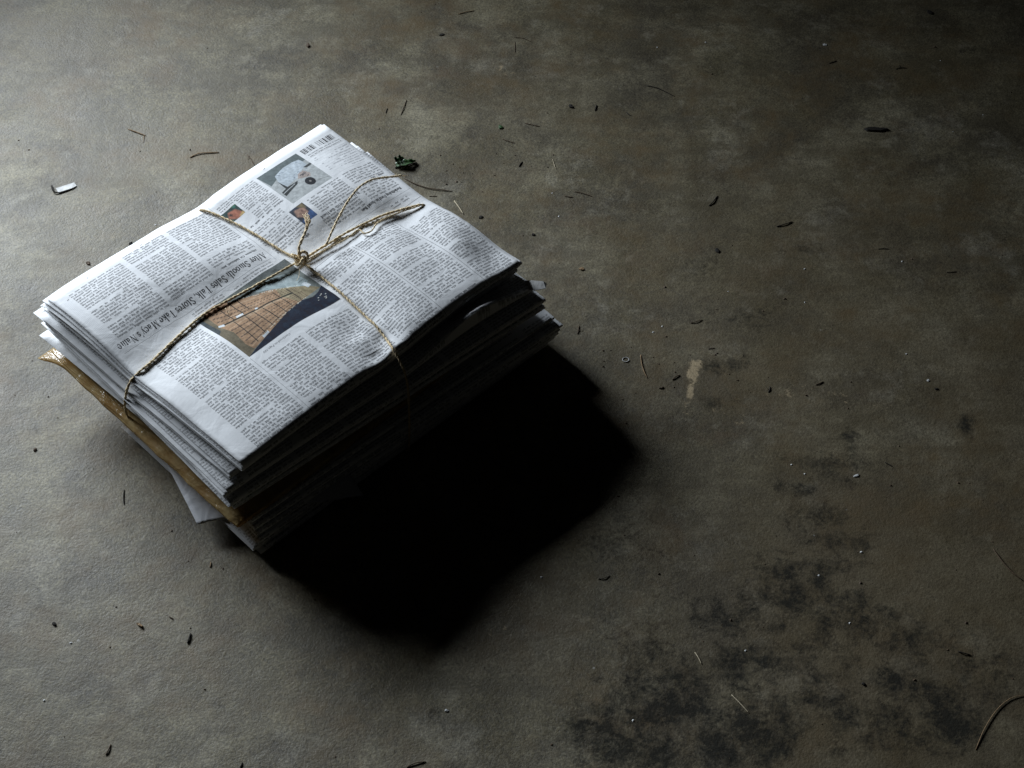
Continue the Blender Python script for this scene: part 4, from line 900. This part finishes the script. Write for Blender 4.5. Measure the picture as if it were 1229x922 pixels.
chip('bark_chip', 'bark chip', 'small black two-lobed chip at the top right corner', 1116, 15, 10, 5, 'dark', 30, .002, seed=13)
chip('leaf_fragment', 'leaf fragment', 'small dark leaf bit in the middle of the floor under the leaning twig', 861, 301, 8, 6, 'dark', 40, .002, seed=14)
chip('paint_flake', 'paint flake', 'white flake lying past the tip of the shadow', 536, 853, 6.5, 4.5, 'white', 10, .0016, seed=15)
chip('paint_flake', 'paint flake', 'small white flake at the upper right, above the twig with two stubs', 990, 54, 7, 3.5, 'white', 8, .0012, seed=16)
chip('paint_flake', 'paint flake', 'pale dot shaped flake beside the black bark at far right', 1114, 457, 4, 4, 'white', 0, .001, seed=17)
chip('bark_chip', 'bark chip', 'short black bark chip beside the pale dot at far right', 1124, 467, 7, 2.6, 'dark', -5, .0014, seed=18)
chip('dirt_lump', 'dirt lump', 'black dirt lump in the oil patches at lower right', 1036, 821, 6, 5, 'dark', 0, .002, seed=19)
chip('bark_chip', 'bark chip', 'dark chip on the brown smudge above the stack, right of the pale straw', 577, 261, 7, 4, 'dark', -20, .0018, seed=20)
chip('paint_flake', 'paint flake', 'two-tone pale flake in the dark patches at right', 1028, 571, 9, 4, 'white', -20, .0014, seed=22)

# green leaf, crumpled, with its dark stem
def green_leaf():
    e = empty('green_leaf', tuple(at(486, 196))); tag(e, 'crumpled green leaf lying above the newspapers, near the loose twine end', 'leaf'); c = np.array(at(486, 196))
    for (pts, zs, w) in (([(499, 194), (488, 196), (475, 199)], (.001, .0035, .0015), (.0008, .005, .0035)), ([(482, 198), (476, 193), (473, 190)], (.001, .005, .007), (.003, .0035, .001)), ([(486, 197), (481, 191), (478, 188)], (.001, .005, .0075), (.003, .003, .0008))):
        P = np.array([at(*q, z) - c for q, z in zip(pts, zs)]); S, L = smooth_path(P, 12); W = np.interp(np.linspace(0, 1, 12), [0, .5, 1], w); V = []
        T, N, B = frames(S)
        for sd in (0, 1):
            for i in range(12):
                for k in range(5):
                    q = (k - 2) / 2; V.append(S[i] + N[i] * W[i] * q + np.array([0, 0, .0022 * abs(q) ** 1.5 * (1 + .4 * math.sin(i * 1.7 + k)) - .0004 * sd]))
        F = []
        for i in range(11):
            for k in range(4): a = i * 5 + k; F += [(a, a + 1, a + 6, a + 5), (60 + a, 65 + a, 66 + a, 61 + a)]
        for i in range(11): F += [(i * 5, i * 5 + 5, 65 + i * 5, 60 + i * 5), (i * 5 + 4, 64 + i * 5, 69 + i * 5, i * 5 + 9)]
        mesh_obj('leaf_blade', V, F, M['leaf'], e)
    v, f = [], []; tube_data(smooth_path([at(474, 201.5, .0006) - c, at(487, 198.5, .001) - c, at(500, 195, .0006) - c], 10)[0], np.linspace(.0009, .0006, 10), 5, v, f); mesh_obj('leaf_stem', v, f, M['dark'], e)
green_leaf()
chip('leaf_fragment', 'leaf fragment', 'small bright green leaf scrap above the stack at centre', 601, 153, 8, 6, 'leaf', 30, .0022, seed=21)

# white paper strip with a dark torn end
def paper_strip():
    c = np.array(at(78, 224)); e = empty('paper_strip', tuple(c)); tag(e, 'small white paper strip with a dark torn end, on the floor at far left', 'paper scrap')
    q = [(67, 226), (89, 219), (92, 223), (86, 226), (70, 231)]; V = [at(x, y, .0010 + .0005 * (i % 2)) - c for i, (x, y) in enumerate(q)]; V += [v - np.array([0, 0, .0007]) for v in V]
    F = [(4, 3, 2, 1, 0), (5, 6, 7, 8, 9)] + [(i, (i + 1) % 5, 5 + (i + 1) % 5, 5 + i) for i in range(5)]
    mesh_obj('strip', V, F, M['white'], e, False)
    v, f = [], []; tube_data(smooth_path([at(62, 223, .001) - c, at(64, 229, .002) - c, at(70, 231.5, .001) - c, at(84, 228, .0006) - c], 12)[0], np.linspace(.0011, .0004, 12), 5, v, f); mesh_obj('torn_end', v, f, M['dark'], e)
paper_strip()
# small white ring
def ring():
    c = np.array(at(751, 432)); v, f = [], []; t = np.linspace(0, 2 * math.pi, 25)
    tube_data(np.stack([.0031 * np.cos(t), .0029 * np.sin(t), np.full(25, .0004)], 1), .00038, 5, v, f)
    o = mesh_obj('plastic_ring', v, f, M['white']); o.location = c; tag(o, 'tiny thin white ring lying just right of the shadow', 'ring')
ring()
# crumbs nobody could count
def crumbs():
    V, F = [], []; R_ = np.random.default_rng(8)
    pts = [(R_.uniform(2, 1227), R_.uniform(2, 920)) for _ in range(230)] + [(590 + R_.normal() * 60, 190 + R_.normal() * 30) for _ in range(40)] + [(820 + R_.normal() * 50, 440 + R_.normal() * 40) for _ in range(40)]
    for (x, y) in pts:
        c = at(x, y); s_ = abs(R_.normal()) * .0005 + .0003; b = len(V); n = 5
        for k in range(n):
            a = 2 * math.pi * k / n + R_.random(); V.append(c + np.array([math.cos(a) * s_ * R_.uniform(.6, 1.6), math.sin(a) * s_ * R_.uniform(.6, 1.3), .0001]))
        V.append(c + np.array([0, 0, s_ * .8])); F += [(b + k, b + (k + 1) % n, b + n) for k in range(n)]
    o = mesh_obj('dirt_crumbs', V, F, M['needle'], smooth=False); tag(o, 'fine brown dirt crumbs scattered over the concrete', 'dirt', None, 'stuff')
    V, F = [], []
    for (x, y) in [(671, 260), (663, 232), (784, 399), (789, 57), (795, 392), (966, 363), (966, 323), (874, 350), (1083, 314), (1088, 425), (847, 51), (1129, 73), (1180, 138), (1144, 158), (983, 691), (1020, 748), (895, 781), (1034, 663), (950, 558), (966, 569), (85, 772), (53, 841), (245, 260), (187, 270), (650, 693), (760, 865)]:
        c = at(x, y); s_ = R_.uniform(.0007, .0013); b = len(V); n = 6
        for k in range(n): a = 2 * math.pi * k / n; V.append(c + np.array([math.cos(a) * s_ * R_.uniform(.7, 1.4), math.sin(a) * s_ * R_.uniform(.7, 1.2), .0001]))
        V.append(c + np.array([0, 0, s_ * .7])); F += [(b + k, b + (k + 1) % n, b + n) for k in range(n)]
    o = mesh_obj('paint_crumbs', V, F, M['white'], smooth=False); tag(o, 'tiny white specks of paint scattered over the dark floor', 'paint specks', None, 'stuff')
crumbs()
